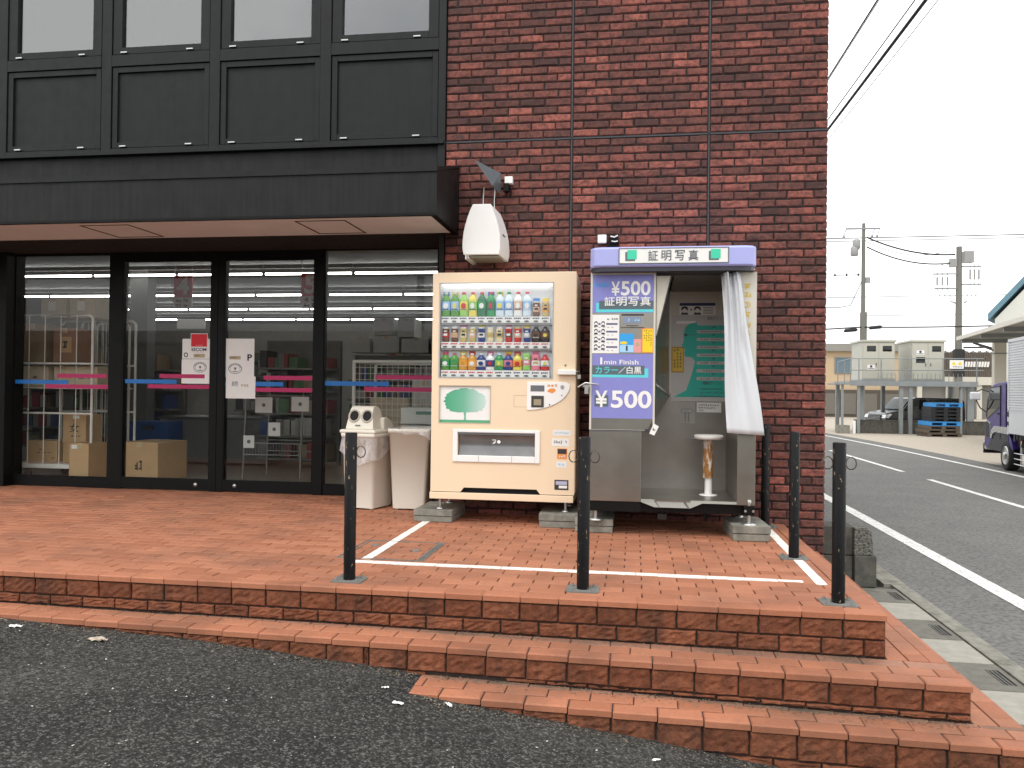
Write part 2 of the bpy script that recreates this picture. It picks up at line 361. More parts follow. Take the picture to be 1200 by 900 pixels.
# ------------------------------------------------------------------ pieces: paving tiles, wall bricks
def tile_piece(lx, ly, lz, ch=.003):
    # top faces +Z, origin at top centre
    a, b = lx/2, ly/2
    v = [(-a+ch,-b+ch,0),(a-ch,-b+ch,0),(a-ch,b-ch,0),(-a+ch,b-ch,0),(-a,-b,-ch),(a,-b,-ch),(a,b,-ch),(-a,b,-ch),(-a,-b,-lz),(a,-b,-lz),(a,b,-lz),(-a,b,-lz)]
    f = [(0,1,2,3)]+[(i, 4+i, 4+(i+1)%4, (i+1)%4) for i in range(4)]+[(4+i, 8+i, 8+(i+1)%4, 4+(i+1)%4) for i in range(4)]
    return v, f
def face_piece(lx, lz, dep, rnd, ch=.005, jit=.003, nx=4, nz=2):
    # rough front faces -Y, origin at front centre
    v = []; f = []
    for j in range(nz+1):
        for i in range(nx+1):
            x = -lx/2+ch+(lx-2*ch)*i/nx; z = -lz/2+ch+(lz-2*ch)*j/nz
            e = (i in (0, nx)) or (j in (0, nz))
            v.append((x+(rnd.uniform(-.002,.002) if e else 0), rnd.uniform(-jit, jit)*(.6 if e else 1), z+(rnd.uniform(-.0026,.0026)*(1 if lz < .07 else .7) if e else 0)))
    W = nx+1
    for j in range(nz):
        for i in range(nx): f.append((j*W+i, j*W+i+1, (j+1)*W+i+1, (j+1)*W+i))
    ring = [i for i in range(W)]+[j*W+nx for j in range(1, nz+1)]+[nz*W+i for i in range(nx-1, -1, -1)]+[j*W for j in range(nz-1, 0, -1)]
    o = len(v)
    for k in ring:
        x, y, z = v[k]; v.append((x+(ch if x > 0 else -ch)*(1 if abs(x) > lx/2-2*ch else 0), ch+.001, z+(ch if z > 0 else -ch)*(1 if abs(z) > lz/2-2*ch else 0)))
    n = len(ring); o2 = len(v)
    for k in range(n): x, y, z = v[o+k]; v.append((x, dep, z))
    for k in range(n):
        q = (k+1) % n
        f.append((ring[q], ring[k], o+k, o+q)); f.append((o+q, o+k, o2+k, o2+q))
    return v, f
CACHE = {}
PR = random.Random(3)
def lay(parent, name, kind, pieces, mat, limit=300, key=lambda p: 0, stuffname=None, origin=(0, 0, 0)):
    """pieces: (x, y, z, lx, ly_or_lz, turned) -> nearest become objects, the rest one mesh"""
    pieces = sorted(pieces, key=key)
    stuff = MB(); off = INV[parent.name].translation
    for n, (x, y, z, lx, l2, rz) in enumerate(pieces):
        var = PR.randrange(10); kk = (name, kind, round(lx, 3), round(l2, 3), var)
        if n < limit:
            if kk not in CACHE:
                mb = MB(); v, f = tile_piece(lx, l2, .022) if 'tile' in kind else face_piece(lx, l2, .03, PR, jit=.0035 if kind == 'brick' else .005, ch=.0075 if kind == 'brick' else .005, nx=4 if kind == 'brick' else 7, nz=2 if kind == 'brick' else 4)
                mb.add(v, f, 0, PR.random()); CACHE[kk] = mb.mesh(name, mat, None, True)
            o = bpy.data.objects.new(name, CACHE[kk]); COL.objects.link(o); o.parent = parent
            o.location = (x+off.x, y+off.y, z+off.z)
            t = PR.uniform(-.006, .006)
            o.rotation_euler = (PR.uniform(-.01, .01), t, rz) if 'tile' in kind else (PR.uniform(-.02, .02), t*.6, rz)
        else:
            v, f = tile_piece(lx, l2, .022) if 'tile' in kind else face_piece(lx, l2, .03, PR, jit=.003, ch=.0075, nx=3, nz=1)
            M4 = Matrix.Translation((x, y, z)) @ Matrix.Rotation(rz, 4, 'Z')
            stuff.add([M4 @ Vector(p) for p in v], f, 0, PR.random())
    if stuff.v: part(stuffname or name+'_field', stuff, mat, parent, tone=True, kind='stuff')
def near(p): return (Vector(p[:3])-CAMP).length
def inview(p):
    d = Vector(p[:3])-CAMP; z = d.dot(ax_f)
    if z < .1: return False
    return abs(d.dot(ax_r)/z) < .655 and abs(d.dot(ax_d)/z) < .50
def nearview(p): return near(p)+(0 if inview(p) else 100)

# ------------------------------------------------------------------ ground, lot, road
g = MB(); g.add([(-500,-500,-.66),(500,-500,-.66),(500,500,-.66),(-500,500,-.66)], [(0,1,2,3)]); struct('ground', g, M_GROUND)
LZ = [(-40,-.15),(-8,-.16),(-3.2,-.195),(-2.07,-.243),(-1.03,-.318),(-.5,-.380),(.2,-.462),(.6,-.515),(1.2,-.56),(1.63,-.575),(2.0,-.575),(2.12,-.57)]
def lotz(x):
    for (a, za), (b, zb) in zip(LZ, LZ[1:]):
        if a <= x <= b: return za+(zb-za)*(x-a)/(b-a)
    return LZ[-1][1]
lot = MB(); xs = [-40,-20,-12,-8]+[-7+.12*i for i in range(77)]; ys = [-60,-30,-15,-9,-7]+[-6+.12*i for i in range(21)]
RL = random.Random(5)
W = len(xs)
lot.add([(x, y, lotz(x)+RL.uniform(-.004,.004)) for y in ys for x in xs], [(j*W+i, j*W+i+1, (j+1)*W+i+1, (j+1)*W+i) for j in range(len(ys)-1) for i in range(W-1)], smooth=True)
struct('parking_lot', lot, M_LOT)
road = MB()
def rib(mb, pts0, pts1):    # strip between two polylines at given points
    n = len(pts0); mb.add(list(pts0)+list(pts1), [(i, n+i, n+i+1, i+1) for i in range(n-1)])
def rx(x, y): return x-(max(0, y-14)**2)*.0035      # far end of the road bends left
ysr = [-60, -20, -8]+[-6+2*i for i in range(11)]+[18+3*i for i in range(30)]
rib(road, [(rx(2.12,y), y, -.50) for y in ysr], [(rx(7.9,y), y, -.50) for y in ysr]); struct('road', road, M_ROAD)
yard = MB(); rib(yard, [(rx(7.9,y), y, -.502) for y in ysr], [(rx(7.9,y)+70, y, -.498) for y in ysr]); struct('yard', yard, M_YARD)
mk = MB()
def stripe(x, wd, ya, yb, z=-.496):
    n = max(2, int((yb-ya)/1.0)); yy = [ya+(yb-ya)*i/n for i in range(n+1)]
    rib(mk, [(rx(x-wd/2,y), y, z) for y in yy], [(rx(x+wd/2,y), y, z) for y in yy])
stripe(2.79, .15, -20, 60); stripe(7.22, .12, -20, 60)
for a, b in ((3.0, 8.04), (9.46, 15.4), (17, 22), (24, 29), (-4, 1)): stripe(5.24, .11, a, b)
struct('road_marking', mk, M_PAINT)

# kerbside gutter of concrete lids
gut = MB(); gut.box(1.45, 2.02, -9, -.62, -.62, -.52); gut.box(1.45, 2.14, -9, -.62, -.66, -.6)
go = struct('gutter', gut, M_CONC2)
ya = [-9.06+.437*i for i in range(20)]
for i, y in enumerate(ya):
    if y+.43 > -.55: break
    grated = i % 2 == 0
    if grated:       # lid with a slot grate: four strips around the slot
        s = MB(); x0, x1 = 1.47, 2.012; sx0, sx1, sy0, sy1 = 1.915, 1.985, y+.09, y+.33
        s.box(x0, sx0, y, y+.43, -.56, -.499); s.box(sx1, x1, y, y+.43, -.56, -.499); s.box(sx0, sx1, y, sy0, -.56, -.499); s.box(sx0, sx1, sy1, y+.43, -.56, -.499)
        so_ = part('gutter_lid', s, M_SLAB2, go); gr = MB()
        for k in range(3): gr.box(sx0+.012+.02*k, sx0+.018+.02*k, sy0, sy1, -.55, -.503)
        part('slot_grate', gr, M_PLATE, so_)
    else:
        s = MB(); s.box(1.47, 2.012, y, y+.43, -.56, -.498); part('gutter_lid', s, M_SLAB, go, bev=.004)
kb = MB(); rib(kb, [(2.024, y, -.494) for y in (-60, -9, -5, -.62)], [(2.135, y, -.494) for y in (-60, -9, -5, -.62)]); kb.box(2.024, 2.135, -60, -.62, -.60, -.496)
k2 = struct('kerb', kb, M_CONC)
# far side of the kerb past the block wall: sloping concrete edge beside a sunken bed
ke = MB(); ke.box(1.97, 2.14, -.62, 26, -.62, -.493); struct('kerb', ke, M_CONC)
bed = MB(); bed.box(1.45, 1.97, -.60, 26, -1.2, -.85); struct('soil_bed', bed, M_CONC2)

# ------------------------------------------------------------------ terrace and steps
PX, PY = .1875, .0935
tb = MB(); tb.box(-7.6, 1.146, -3.484, -.16, -.7, -.010)
ter = struct('terrace', tb, M_GROUT)
P_ = []
EX = 1.058           # inner edge of the border course on the right
nrow = int((3.5-.17)/PY)+1
for r in range(nrow):
    y0 = -3.5+r*PY; yc = y0+PY/2
    if yc > -.16: break
    off = (.034-.08) if r % 2 == 0 else (.034-.08+PX/2)
    x = EX-.0015
    # work leftwards from the border course
    first = True
    xr = EX
    kk = math.floor((EX-off)/PX)
    edges = [EX]+[off+PX*k for k in range(kk if off+PX*kk < EX-.02 else kk-1, kk-48, -1)]
    for b, a in zip(edges, edges[1:]):
        if b-a < .03: continue
        P_.append(((a+b)/2, yc, PR.uniform(-.0016, .0016), b-a-.0055, PY-.0065, 0))
yy = -3.5
while yy < -.95:
    P_.append((EX+.046, yy+PX/2, PR.uniform(-.001, .001), PX-.0045, .0875, PI/2)); yy += PX
lay(ter, 'paving_tile', 'tile', P_, M_TILE, 300, nearview)
# rough faced riser blocks
def riser(parent, x0, x1, yf, zt, zb, split, n0):
    """yf(x), zt(x), zb(x): face line, top under the cap, bottom; two courses split at 'split' below the top"""
    out_ = []; x = x0-n0
    for course in (0, 1):
        x = x1+(0 if course == 0 else PX/2)
        while x > x0:
            a = max(x-PX, x0); b = min(x, x1)
            if b-a > .02:
                c = (a+b)/2; t = zt(c); m = t-split; bo = zb(c)
                if course == 0: hi, lo = t, max(m, bo)
                else: hi, lo = m, bo
                if hi-lo > .012: out_.append((c, yf(c), (hi+lo)/2, b-a-.008, round(hi-lo-.008, 3), 0))
            x -= PX
    lay(parent, 'riser_block', 'riser', out_, M_RISER, 300, nearview)
def caps(parent, x0, x1, yf, zt, th=.03):
    """front edge tiles: tiles with a visible thickness standing slightly proud of the riser"""
    x = x1; out_ = []; 
    while x > x0+.02:
        a = max(x-PX, x0); c = (a+x)/2
        mb = MB(); v, f = tile_piece(x-a-.005, PY-.004, th, .006); mb.add(v, f, 0, PR.random())
        o = part('edge_tile', mb, M_CAP, parent, local=True, tone=True); o.location = (c, yf(c)+PY/2-.004, zt(c)+.0006)
        x -= PX
riser(ter, -7.5, 1.146, lambda x: -3.498, lambda x: -.032, lambda x: -.171-(x+3.4)*.0064, .088, 0)
# replace the first course of paving by proper edge tiles: they sit 2 mm above it
caps(ter, -7.5, 1.150, lambda x: -3.503, lambda x: .0012)

z2 = lambda x: -.172-(x+3.4)*.0062
y2 = lambda x: -3.685-(x+3.3)*.0225
z3 = lambda x: -.322-.0155*(x+.95)
y3 = lambda x: -3.965-.018*(x+.95)
# second step: wraps the right side of the terrace
s2 = MB(); 
s2.add([(-7.5,y2(-7.5)+.018,z2(-7.5)-.006),(1.40,y2(1.4)+.018,z2(1.4)-.006),(1.40,-.78,z2(1.4)-.006),(-7.5,-.78,z2(-7.5)-.006),(-7.5,y2(-7.5)+.018,-.7),(1.40,y2(1.4)+.018,-.7),(1.40,-.78,-.7),(-7.5,-.78,-.7)], [(0,1,2,3),(0,4,5,1),(1,5,6,2)])
st2 = struct('step', s2, M_GROUT)
P2 = []
for r in range(1, 4):
    x = 1.40; wid = PX/2 if r % 2 else PX
    while x > -7.4:
        a = x-wid; wid = PX; c = (a+x)/2; y0 = y2(c)+r*PY; y1 = min(y0+PY, -3.50)
        if y1-y0 > .02: P2.append((c, (y0+y1)/2, z2(c), round(x-a-.0045, 4), round(y1-y0-.004, 3), -.0225))
        x = a
yy = -3.50; P2.append((1.15+.046+.0935, yy+PX/4, z2(1.2), PX/2-.0045, .089, PI/2))
while yy < -.8:
    for k, xc in enumerate((1.15+.046, 1.15+.046+.0935)): 
        P2.append((xc, yy+PX/2+(PX/2 if k else 0), z2(1.2), PX-.0045, .089, PI/2))
    P2.append((1.368, yy+PX/2, z2(1.4), PX-.0045, .064, PI/2)); yy += PX
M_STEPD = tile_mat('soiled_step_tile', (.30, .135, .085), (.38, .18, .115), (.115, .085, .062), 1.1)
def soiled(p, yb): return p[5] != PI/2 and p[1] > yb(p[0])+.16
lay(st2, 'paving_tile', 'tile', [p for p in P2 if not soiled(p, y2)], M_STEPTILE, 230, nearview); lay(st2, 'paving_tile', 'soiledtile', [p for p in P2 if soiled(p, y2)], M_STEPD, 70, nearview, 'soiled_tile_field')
caps(st2, -7.4, 1.405, y2, z2)
riser(st2, -1.25, 1.40, lambda x: y2(x)+.004, lambda x: z2(x)-.031, lambda x: max(z3(x), lotz(x)-.01) if x > -.95 else lotz(x)-.02, .095, 0)
riser(st2, -7.4, -1.25, lambda x: y2(x)+.004, lambda x: z2(x)-.031, lambda x: lotz(x)-.02, .10, 0)
# third step: short one at the right, buried by the rising asphalt at its left end
s3 = MB(); s3.add([(-.96,y3(-.96)+.018,z3(-.96)-.006),(1.605,y3(1.6)+.018,z3(1.6)-.006),(1.605,-.78,z3(1.6)-.006),(-.96,-3.7,z3(-.96)-.006),(-.96,y3(-.96)+.018,-.75),(1.605,y3(1.6)+.018,-.75),(1.605,-.78,-.75),(-.96,-3.7,-.75)], [(0,1,2,3),(0,4,5,1),(1,5,6,2),(3,7,4,0)])
st3 = struct('step', s3, M_GROUT)
P3 = []
for r in range(1, 4):
    x = 1.605; wid = PX/2 if r % 2 else PX
    while x > -.96:
        a = max(x-wid, -.965); wid = PX; c = (a+x)/2; y0 = y3(c)+r*PY; y1 = min(y0+PY, y2(c))
        if y1-y0 > .02 and x-a > .03: P3.append((c, (y0+y1)/2, z3(c), round(x-a-.0045, 3), round(y1-y0-.004, 3), -.018))
        x = a
yy = y2(1.4); P3.append((1.405+.15, yy+PX/4, z3(1.55), PX/2-.0045, .0935, PI/2))
while yy < -.8:
    P3.append((1.405+.05, yy+PX/2, z3(1.5), PX-.0045, .0935, PI/2)); P3.append((1.405+.15, yy+PX, z3(1.55), PX-.0045, .0935, PI/2)); yy += PX
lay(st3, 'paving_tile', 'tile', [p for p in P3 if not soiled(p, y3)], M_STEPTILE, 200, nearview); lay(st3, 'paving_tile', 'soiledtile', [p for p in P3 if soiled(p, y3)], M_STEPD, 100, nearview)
caps(st3, -.965, 1.61, y3, z3)
riser(st3, -.96, 1.605, lambda x: y3(x)+.004, lambda x: z3(x)-.031, lambda x: lotz(x)-.02, .105, 0)
# grit swept into the corners of the treads
gr_ = MB(); RG = random.Random(11)
def grit(n, fx, fy, fz, s0, s1):
    for _ in range(n):
        x = RG.uniform(*fx); y = fy(x)-abs(RG.gauss(0, .045)); s = RG.uniform(s0, s1); z = fz(x)+.001
        v = [(x+s*RG.uniform(-1,1), y+s*RG.uniform(-1,1), z+s*RG.uniform(0,.8)) for _ in range(4)]; gr_.add(v, [(0,1,2),(0,2,3),(0,3,1),(1,3,2)], 0, RG.random())
grit(2200, (-3.6, 1.1), lambda x: -3.505, z2, .0015, .005); grit(2000, (-.9, 1.4), lambda x: y2(x)-.003, z3, .0015, .006); grit(1800, (-3.6, 1.2), lambda x: y2(x)-.01 if x < -.95 else y3(x)-.015, lotz, .002, .008)
g_ = part('grit', gr_, tile_mat('grit_crumbs', (.09, .075, .055), (.30, .25, .18), (.04, .035, .028), .4), tone=True, kind='stuff')

# painted box on the paving: short strips broken at the tile joints
for (x0, x1, y0, y1, along) in ((-1.577,-1.522,-2.83,-1.42,'y'), (-1.60,.90,-2.932,-2.872,'x'), (.958,1.013,-2.955,-1.22,'y')):
    ln = MB()
    if along == 'y':
        r0 = math.ceil((y0+3.5)/PY); cuts = [y0]+[-3.5+PY*r for r in range(r0, 80) if y0 < -3.5+PY*r < y1]+[y1]
        for a, b in zip(cuts, cuts[1:]): ln.box(x0+PR.uniform(-.001,.001), x1+PR.uniform(-.001,.001), a+.0032, b-.0032, -.002, .0028)
    else:
        cuts = [x0]+[x0+.12+.1875*r for r in range(20) if x0+.12+.1875*r < x1]+[x1]
        for k, (a, b) in enumerate(zip(cuts, cuts[1:])):
            ln.box(a+.001, b-.001 if k % 2 else b-.0025, y0+PR.uniform(-.002,.002)+max(0, (a-.5)*.04), y1-max(0, (a-.5)*.03), -.002, .0028)
    struct('painted_line', ln, M_TPAINT)
# tiled access cover with steel edge strips
ac = thing('access_cover', 'tile filled access cover with thin steel edging inside the left corner of the white lines', 'drain cover', (-1.47, -2.55, 0))
m_ = MB()
for y in (-2.826, -2.27): m_.box(-1.735, -1.20, y, y+.012, -.004, .0042)
m_.box(-1.735, -1.727, -2.81, -2.27, -.004, .0042); m_.box(-1.706, -1.70, -2.81, -2.27, -.004, .0042)
part('edge_strip', m_, M_PLATE, ac); m_ = MB()
for k in range(3): m_.box(-1.247+.016*k, -1.238+.016*k, -2.81, -2.29, -.004, .005)
part('edge_strip', m_, M_PLATE, ac)
for x, y in ((-1.33, -2.52), (-1.63, -2.40)):
    h = MB(); h.lathe([(.028, -.004), (.028, .0045), (.018, .006)], x, y, 12); part('lifting_key', h, M_PLATE, ac)

# litter on the asphalt
lt = MB(); RB = random.Random(21)
for _ in range(130):
    x = RB.uniform(-3.3, 1.0); y = RB.uniform(-5.2, -3.8); 
    if y > -4.1 and x > -1.0: continue
    s = RB.uniform(.0025, .007); z = lotz(x)+.004; a = RB.uniform(0, PI)
    c, d = math.cos(a)*s, math.sin(a)*s*.7
    lt.add([(x-c, y-d, z), (x+d, y-c, z), (x+c, y+d, z+s*.5), (x-d, y+c, z+.001)], [(0,1,2,3)], 0, RB.random())
part('paper_scraps', lt, tile_mat('scrap_paper', (.32, .30, .26), (.7, .68, .62), (.3, .28, .24), .3), tone=True, kind='stuff')
def crumple(x, y, lx, ly, h, label, m, rz, seed):
    rr = random.Random(seed); mb = MB(); n = 7
    mb.add([(lx*(i/(n-1)-.5)*(1+.2*rr.uniform(-1,1)), ly*(j/(n-1)-.5)*(1+.3*rr.uniform(-1,1)), max(.0, h*rr.uniform(0,1)*(1-.6*abs(i/(n-1)-.5)))) for j in range(n) for i in range(n)],
           [(j*n+i, j*n+i+1, (j+1)*n+i+1, (j+1)*n+i) for j in range(n-1) for i in range(n-1)])
    o = bpy.data.objects.new('litter', mb.mesh('litter', m)); COL.objects.link(o); o.location = (x, y, lotz(x)+.003 if y < -3.95 or x < -1 else z3(x)+.003); o.rotation_euler = (0, 0, rz)
    q = o.modifiers.new('skin', 'SOLIDIFY'); q.thickness = .0006
    setp(o, label, 'litter')
crumple(-2.53, -3.86, .10, .035, .02, 'crumpled pale wrapper lying against the long low step at left', simple('dirty_wrapper', (.55, .46, .36), .6, 0, .4, 60), -.1, 1)
crumple(-3.02, -3.80, .06, .03, .012, 'small torn white paper by the step near the left edge', M_PWHITE, .3, 2)
crumple(-.97, -4.10, .055, .018, .01, 'white paper scrap on the asphalt before the corner of the lowest step', M_PWHITE, -.4, 3)
crumple(-.77, -4.02, .05, .014, .012, 'twisted white scrap on the edge of the lowest step', M_PWHITE, -.9, 4)
crumple(-1.07, -3.96, .03, .014, .006, 'tiny square white scrap above the larger one on the asphalt', M_PWHITE, .2, 5)
crumple(.10, -4.16, .035, .014, .006, 'white scrap below the lowest step left of another scrap', M_PWHITE, .4, 6)

# ------------------------------------------------------------------ low block wall at the pavement corner
bw = thing('block_wall', 'low dirty concrete block wall with broken end beside the brick building corner', 'wall', (1.7, -.75, -.5))
c0 = MB(); c0.box(1.46, 1.875, -.735, -.45, -1.0, -.5); part('footing', c0, M_CONC2, bw)
for (a, b, z0, z1, y, rough) in ((1.46,1.708,-.495,-.265,-.72,0),(1.46,1.708,-.258,-.036,-.72,0),(1.713,1.875,-.495,-.252,-.765,0),(1.46,1.708,-.74,-.50,-.722,0),(1.713,1.875,-.74,-.50,-.766,0)):
    q = MB(); q.box(a, b, y, -.46, z0, z1); part('concrete_block', q, M_CONC2, bw, bev=.006)
q = MB(); q.prism([(1.713,-.246),(1.852,-.246),(1.848,-.15),(1.835,-.07),(1.80,-.036),(1.713,-.04)], -.755, -.47, 'y')
brk = NG('broken_block'); vv = brk.n('ShaderNodeTexVoronoi'); vv.inputs['Scale'].default_value = 55; brk.l(brk.pos, vv.inputs['Vector'])
part('broken_block', q, brk.fin(brk.ramp(vv.outputs['Distance'], [(.15, (.045, .045, .038)), (.6, (.15, .145, .125))]), .95, 0, vv.outputs['Distance'], 1.0, .012), bw)
q = MB(); q.box(1.46, 1.875, -.45, 3.0, -1.0, -.30); part('wall_run', q, M_CONC2, bw)
# ------------------------------------------------------------------ store building
BW = -.93            # brick face plane
B0 = thing('store_building', 'shop building with dark glazed front and red brick wall on a tiled terrace', 'building', (-2.5, 0, 0))
core = MB(); core.box(-1.555, 1.44, BW+.008, -.2, -.9, 5.2); core.box(1.0, 1.44, BW+.2, 12, -.9, 5.2)
wall = part('brick_wall', core, M_MORTAR, B0)
PB = []; CP, LP = .0655, .2035
cols = [(-1.56,-.526),(-.514,.551),(.563,1.449)]; rows = [(-.48,3.030),(3.044,5.19)]
for z0, z1 in rows:
    n = round((z1-z0)/CP)
    cp = (z1-z0)/n
    for r in range(n):
        z = z0+cp*(r+.5)
        for x0, x1 in cols:
            x = x0+(LP*.5 if r % 2 else LP)*1.0+PR.uniform(-.012,.012) - (0 if x0 < -1 else PR.uniform(0,.02)); a = x0
            while True:
                b = min(x, x1)
                if x1-b < .05: b = x1
                if b-a > .03: PB.append(((a+b)/2, BW-PR.uniform(0,.004), z, round(b-a-.0095, 3), round(cp-.0095, 4), 0))
                if b >= x1-1e-6: break
                a = b; x = b+LP+PR.uniform(-.010,.010)
def hidden(p):
    x, z = p[0], p[2]
    # behind the machines and below the terrace as seen from the standpoint
    if -1.55 < x < -.43 and z < 1.85: return True
    if -.33 < x < .84 and z < 2.02: return True
    return z < .02 and x < 1.15
lay(wall, 'brick', 'brick', PB, M_BRICK, 300, lambda p: nearview(p)+(50 if hidden(p) else 0), 'brick_field')
ret = MB()   # right return of the wall
for r in range(86):
    y = BW+.012+(LP/2 if r % 2 else 0)
    z = -.48+CP*(r+.5); a = BW+.004
    while a < 1.2:
        b = y+LP if a > BW+.01 else y+.02
        v, f = face_piece(b-a-.0095, CP-.0095, .03, PR, nx=2, nz=1)
        M4 = Matrix.Translation((1.4495, (a+b)/2, z)) @ Matrix.Rotation(PI/2, 4, 'Z'); ret.add([M4 @ Vector(p) for p in v], f, 0, PR.random()); a = b; y = b
part('brick_return', ret, M_BRICK, wall, tone=True, kind='stuff')
for (x0, x1, z0, z1) in ((-.526,-.514,-.48,5.19),(.551,.563,-.48,5.19),(-1.56,1.449,3.030,3.044)):
    j = MB(); j.box(x0+.001, x1-.001, BW-.001, BW+.02, z0+.001, z1-.001); part('movement_joint', j, M_CAULK, wall)

# upper storey: mullion grid, windows above, closed panels below
fg = MB(); FY = -.955
xm = [-1.622+.0-.9275*k for k in range(8)]
zt = 5.2
fg.box(-1.622, -1.56, FY+.004, -.5, 2.66, zt)

bays = [(-2.55,-1.62),(-3.548,-2.641),(-4.566,-3.643),(-5.59,-4.665),(-6.61,-5.685),(-7.63,-6.705)]
for k, (a, b) in enumerate(bays):
    ml = a-.094 if k+1 < len(bays) else a-.09
    fg.box(ml, a, FY, -.6, 3.03, zt)                       # mullion left of the bay
    fg.box(a, b, FY, -.6, 3.800, 3.902)                    # transom
    fg.box(a, b, FY, -.6, 3.052, 3.080)
ff = part('facade_frame', fg, M_FAC, B0, bev=.003, seg=1)
sl = MB(); sl.box(-7.8, -1.565, FY-.022, -.6, 3.018, 3.052); part('sill', sl, M_FAC, B0, bev=.003, seg=1)
bk = MB(); bk.box(-7.8, -1.562, FY+.03, -.6, 2.64, 3.018); bk.box(-7.8, -1.57, -.62, -.58, 3.0, 5.2); bk.box(-7.8, -1.56, FY-.005, -.58, 5.2, 5.5); part('spandrel', bk, M_FASC, B0)
for k, (a, b) in enumerate(bays):
    q = MB(); q.frame(a+.006, b-.006, 3.086, 3.796, .048, FY+.012, FY+.05); q.box(a+.05, b-.05, FY+.034, FY+.06, 3.13, 3.75)
    pn = part('spandrel_panel', q, M_FAC, B0, bev=.002, seg=1); c = MB()
    for u in (.13, .80):
        c = MB(); c.box(a+(b-a)*u-.03, a+(b-a)*u+.03, FY-.008, FY+.012, 3.092, 3.102); part('catch', c, M_ZINC, pn)
    q = MB(); q.frame(a+.006, b-.006, 3.908, 5.15, .085, FY+.010, FY+.05, wb=.06)
    wn = part('window', q, M_FAC, B0, bev=.002, seg=1)
    p_ = MB(); p_.box(a+.085, b-.085, FY+.040, FY+.046, 3.962, 5.07); part('window_pane', p_, M_WINGL, wn)
    c = MB()
    for u in (.13, .80):
        c = MB(); c.box(a+(b-a)*u-.03, a+(b-a)*u+.03, FY-.008, FY+.012, 3.915, 3.925); part('catch', c, M_ZINC, wn)
    if k == 2:
        c = MB(); c.box(a+.24, a+.33, FY+.10, FY+.14, 3.95, 5.1); part('inner_post', c, M_FASC, wn)
up = MB(); up.box(-7.8, -1.6, -.6, -.5, 3.9, 5.2); part('blind', up, simple('pale_blind', (.45, .46, .45), .8, 0, .2, 3), B0)

# canopy
cn = MB(); cn.prism([(-1.69,2.292),(-1.69,2.596),(-.932,2.816),(-.932,2.315),(-1.0,2.315),(-1.0,2.292)], -8.2, -1.438, 'x')
can = part('canopy', cn, M_FASC, B0)
cm = MB(); cm.box(-8.2, -1.434, -1.702, -1.676, 2.592, 2.632); cm.prism([(-1.676,2.600),(-1.676,2.632),(-.936,2.842),(-.936,2.824)], -8.2, -1.434, 'x'); part('canopy_edge', cm, M_FAC, can)
sf = MB(); sf.box(-8.2, -1.487, -1.655, -1.005, 2.278, 2.2915); so_ = part('soffit', sf, M_SOFFIT, can)
lip = MB(); lip.box(-8.2, -1.438, -1.692, -1.656, 2.272, 2.292); lip.box(-1.486, -1.438, -1.656, -.94, 2.272, 2.292); part('canopy_lip', lip, M_BLACK, can)
for xa, xb in ((-4.395,-3.97),(-2.585,-2.18),(-6.3,-5.88)):
    h = MB()
    for (a, b, c, d) in ((xa, xb, -1.56, -1.55), (xa, xb, -1.075, -1.065), (xa, xa+.012, -1.55, -1.075), (xb-.012, xb, -1.55, -1.075)): h.box(a, b, c, d, 2.274, 2.2785)
    hp = MB(); hp.box(xa+.013, xb-.013, -1.549, -1.076, 2.2755, 2.2784); ho = part('ceiling_hatch', hp, M_SOFFIT, so_) if False else part('ceiling_hatch', h, M_HATCH, can)

# recess behind the canopy and the door line
rc = MB(); rc.box(-8.2, -1.562, -1.0, -.10, 2.305, 2.35); rc.box(-1.60, -1.561, -.94, -.16, -.1, 2.305); part('recess_lining', rc, M_DARKCEIL, B0)
DY = -.17
df = MB()
df.box(-7.6, -6.125, -.30, -.05, -.05, 2.305)                     # left pier
for a, b in ((-5.088,-4.945),(-4.020,-3.953),(-3.950,-3.885),(-2.983,-2.884),(-1.79,-1.602)): df.box(a, b, DY-.02, DY+.07, .0, 2.305)
df.box(-6.125, -5.088, DY-.01, DY+.06, .0, .10); df.box(-2.884, -1.79, DY-.01, DY+.06, .0, .10)
df.box(-6.125, -5.088, DY-.01, DY+.06, 2.29, 2.305)
df.box(-4.945, -2.983, DY-.012, DY+.06, 2.235, 2.305)
part('door_frame', df, M_BLACK, B0, bev=.003, seg=1)
def pane(name, x0, x1, z0, z1, stripes, y=DY, rail=0, knob=None):
    m = MB()
    if rail: m.frame(x0-.02, x1+.02, 0.012, z1+.018, .022, y-.016, y+.012, wb=rail)
    else: m.frame(x0-.004, x1+.004, z0-.004, z1+.004, .008, y-.012, y+.012)
    d_ = part(name, m, M_BLACK, B0)
    gl = MB(); gl.box(x0, x1, y+.002, y+.006, z0, z1); part('glass_pane', gl, M_GLASS, d_)
    for (a, b, c, e, mm) in stripes:
        s = MB(); s.box(a, b, y-.002, y+.0012, c, e); part('tape_stripe', s, M_STRB if mm else M_STRM, d_)
    if knob:
        s = MB(); s.lathe([(.002,-.012),(.016,-.008),(.021,.0),(.021,.01)], 0, 0, 14); s.xf(Matrix.Translation((knob, y-.018, .062)) @ Matrix.Rotation(-PI/2, 4, 'X')); part('floor_lock', s, M_ZINC, d_)
    return d_
pane('shop_window', -6.12, -5.092, .104, 2.285, [(-6.118,-5.534,1.012,1.052,1),(-5.656,-5.119,1.075,1.115,0),(-5.776,-5.094,.97,1.010,0)])
pane('glass_door', -4.935, -4.028, .115, 2.215, [(-4.95+.03,-4.377,1.028,1.068,1),(-4.557,-4.086,1.083,1.122,0),(-4.681,-4.03,.982,1.021,0)], rail=.105, knob=-4.157)
pane('glass_door', -3.876, -2.99, .115, 2.215, [(-3.874,-3.287,1.015,1.056,1),(-3.485,-2.999,1.076,1.115,0),(-3.561,-2.992,.962,1.001,0)], rail=.105, knob=-3.756)
